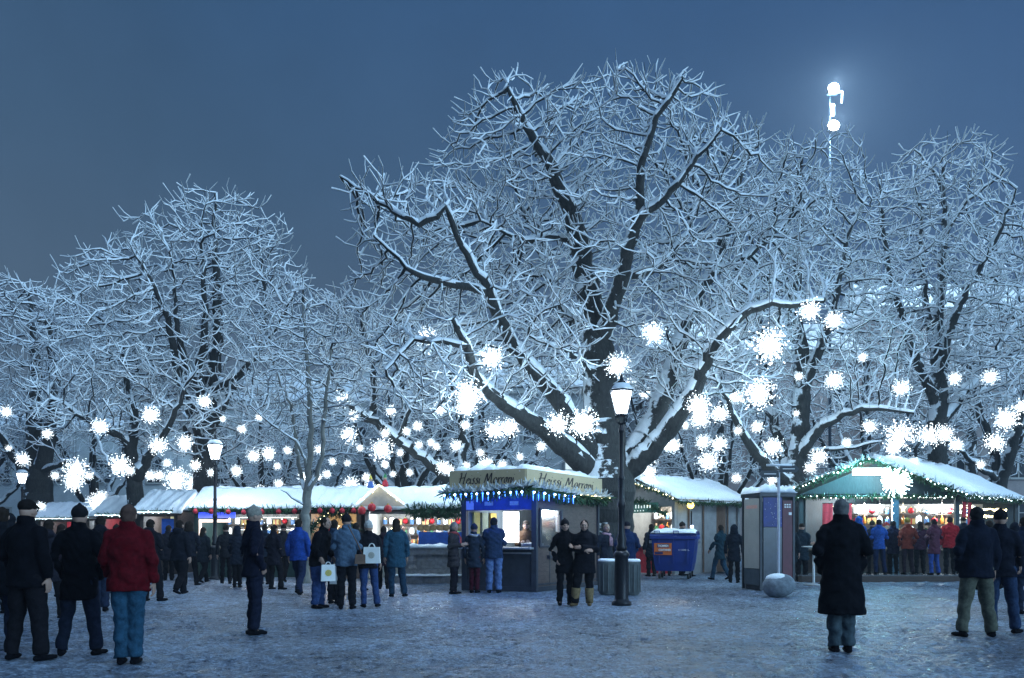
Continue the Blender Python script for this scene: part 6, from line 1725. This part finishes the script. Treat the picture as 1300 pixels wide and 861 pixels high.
# --- the near figures on the right
person(1068, 10.35, 172, 'person in a long black coat and grey trousers seen from behind', pk, 'close', 'long', 'short', 'big', 1.84, (.006, .007, .011), (.07, .10, .12), (.16, .16, .16))
person(1240, 11.95, 180, 'person in dark jacket and khaki trousers seen from behind', ('pocket', 'down'), 'wide', 'jacket', 'short', 'big', 1.80, (.008, .012, .026), (.13, .135, .105), (.02, .02, .022))
person(1270, 12.4, 150, 'person in blue jeans and dark jacket beside the khaki trousers person', ('down', 'carry'), 'ease', 'jacket', 'beanie', 'man', 1.76, (.009, .012, .024), (.03, .055, .12), (.012, .012, .016))
person(1301, 15.5, 190, 'person in dark blue cut off by the right edge of the photo', dn, 'stand', 'parka', 'short', 'man', 1.74, (.012, .02, .05), (.02, .03, .06))

# --- more of the dense crowd
for i, (px, d, fc, cc, tc, hd, bd, h, ct, lab) in enumerate((
    (12, 15.5, 160, (.012, .014, .02), DARK, 'hood', 'man', 1.78, 'parka', 'hooded dark person right behind the nearest black jacketed one'),
    (62, 14.5, 190, (.02, .02, .03), DARK, 'hoodback', 'woman', 1.68, 'parka', 'dark person seen in the gap between the two nearest black coats'),
    (78, 19.0, 170, (.03, .02, .03), DARK, 'long', 'woman', 1.66, 'long', 'long coated woman further back behind the knit capped near figure'),
    (128, 16.0, 200, (.012, .012, .018), (.02, .03, .06), 'hoodback', 'man', 1.78, 'jacket', 'dark person seen between the knit capped and red coated figures'),
    (148, 21.0, 180, (.05, .01, .02), DARK, 'beanie', 'woman', 1.66, 'parka', 'person in wine dark parka far behind the red coat'),
    (191, 18.5, 175, (.015, .015, .022), DARK, 'hoodback', 'man', 1.76, 'parka', 'dark parka just right of the red coated person'),
    (228, 20.5, 165, (.012, .014, .022), DARK, 'hoodback', 'big', 1.78, 'jacket', 'broad dark jacket in front of the yellowish window row'),
    (301, 23.5, 185, (.02, .025, .04), DARK, 'hood', 'woman', 1.66, 'parka', 'hooded dark parka left behind the lone navy figure'),
    (336, 25.0, 170, (.02, .03, .05), DARK, 'hoodback', 'man', 1.74, 'jacket', 'dark jacket at the long stall right behind the lone navy figure'),
    (452, 22.0, 180, (.02, .02, .03), DARK, 'short', 'man', 1.74, 'jacket', 'dark shopper at the fir arch behind the grey blue jacket'),
    (487, 22.5, 190, (.035, .02, .03), DARK, 'hoodback', 'woman', 1.66, 'parka', 'shopper between the white hatted and the teal persons'),
    (1002, 24.6, 170, (.012, .02, .03), DARK, 'hoodback', 'man', 1.74, 'parka', 'dark parka just behind the right edge of the telephone booth'),
    (1075, 27.0, 185, (.02, .03, .05), DARK, 'hoodback', 'man', 1.72, 'jacket', 'dark shopper hidden mostly behind the long black coat'),
    (1104, 27.1, 175, (.03, .03, .05), DARK, 'beanie', 'woman', 1.64, 'parka', 'small dark shopper between the two bright blue jackets'),
    (1256, 22.0, 190, (.012, .014, .03), DARK, 'hoodback', 'man', 1.80, 'parka', 'dark parka seen between the khaki trousers and blue jeans persons'),
    (1288, 20.5, 170, (.012, .016, .03), DARK, 'hood', 'woman', 1.70, 'parka', 'hooded dark person between the blue jeans person and the right edge'))):
    q = person(px, d, fc, lab, (dn, pk, ('bent', 'down'), ('swingf', 'swingb'))[i % 4], ('stand', 'ease', 'walk', 'close')[i % 4], ct, hd, bd, h, cc, tc, cc if hd == 'hood' else (.03, .022, .018))
    if px in (1075, 1104): q.location.z = .217; q.location.y = 26.9

# --- stall keepers behind their counters
person(0, 28.75, 5, 'stall keeper in a white apron coat behind the counter, left of the lit middle post', ('bent', 'bent'), 'stand', 'jacket', 'beanie', 'man', 1.84, (.45, .45, .45), DARK, (.4, .05, .05), x=X_(1125, 28.75))
person(0, 28.8, -8, 'stall keeper in dark green behind the big stall counter near the corner post', ('bent', 'down'), 'stand', 'jacket', 'cap', 'man', 1.86, (.03, .10, .06), DARK, x=X_(1178, 28.8))
person(0, 29.3, 10, 'stall keeper in grey behind the counter of the white lit stall', ('bent', 'bent'), 'stand', 'jacket', 'short', 'woman', 1.76, (.2, .2, .22), DARK, x=X_(512, 29.3))
person(0, 22.85, -5, 'chestnut seller in a dark apron inside the chestnut stand by the lit panel', ('bent', 'bent'), 'stand', 'jacket', 'cap', 'man', 1.80, (.10, .06, .04), DARK, x=X_(668, 22.85))
# ------------------------------------------------------------------ camera and render
cam = bpy.data.cameras.new('camera'); co = bpy.data.objects.new('camera', cam); COL.objects.link(co)
co.location = (0, 0, CH); co.rotation_euler = (PI / 2, 0, 0)
cam.sensor_width = 36; cam.lens = F / 1300 * 36
cam.shift_y = (HY - 430.5) / 1300
cam.clip_end = 3000; cam.clip_start = 0.1
sc.camera = co
sc.view_settings.view_transform = 'Standard'; sc.view_settings.look = 'None'
sc.view_settings.exposure = 0.0; sc.view_settings.gamma = 1.0; sc.view_settings.use_curve_mapping = False
cy = sc.cycles
cy.use_denoising = True; cy.denoiser = 'OPENIMAGEDENOISE'
cy.max_bounces = 5; cy.diffuse_bounces = 3; cy.glossy_bounces = 2; cy.transparent_max_bounces = 8; cy.transmission_bounces = 3
cy.caustics_reflective = False; cy.caustics_refractive = False
cy.use_light_tree = True
cy.sample_clamp_indirect = 4.0

# the cold damp air over the square
if HAZE > 0:
    g = G(); g.box((0, 60, 12.5), (288, 186, 27)); m = bpy.data.materials.new('night_air'); m.use_nodes = True
    nt = m.node_tree; nt.nodes.remove(nt.nodes['Principled BSDF']); v = nt.nodes.new('ShaderNodeVolumePrincipled')
    v.inputs['Color'].default_value = (.8, .88, 1, 1); v.inputs['Density'].default_value = HAZE; v.inputs['Anisotropy'].default_value = .3
    nt.links.new(v.outputs[0], nt.nodes['Material Output'].inputs['Volume'])
    hz = g.build('haze', m); hz['kind'] = 'stuff'
    cy.volume_bounces = 0
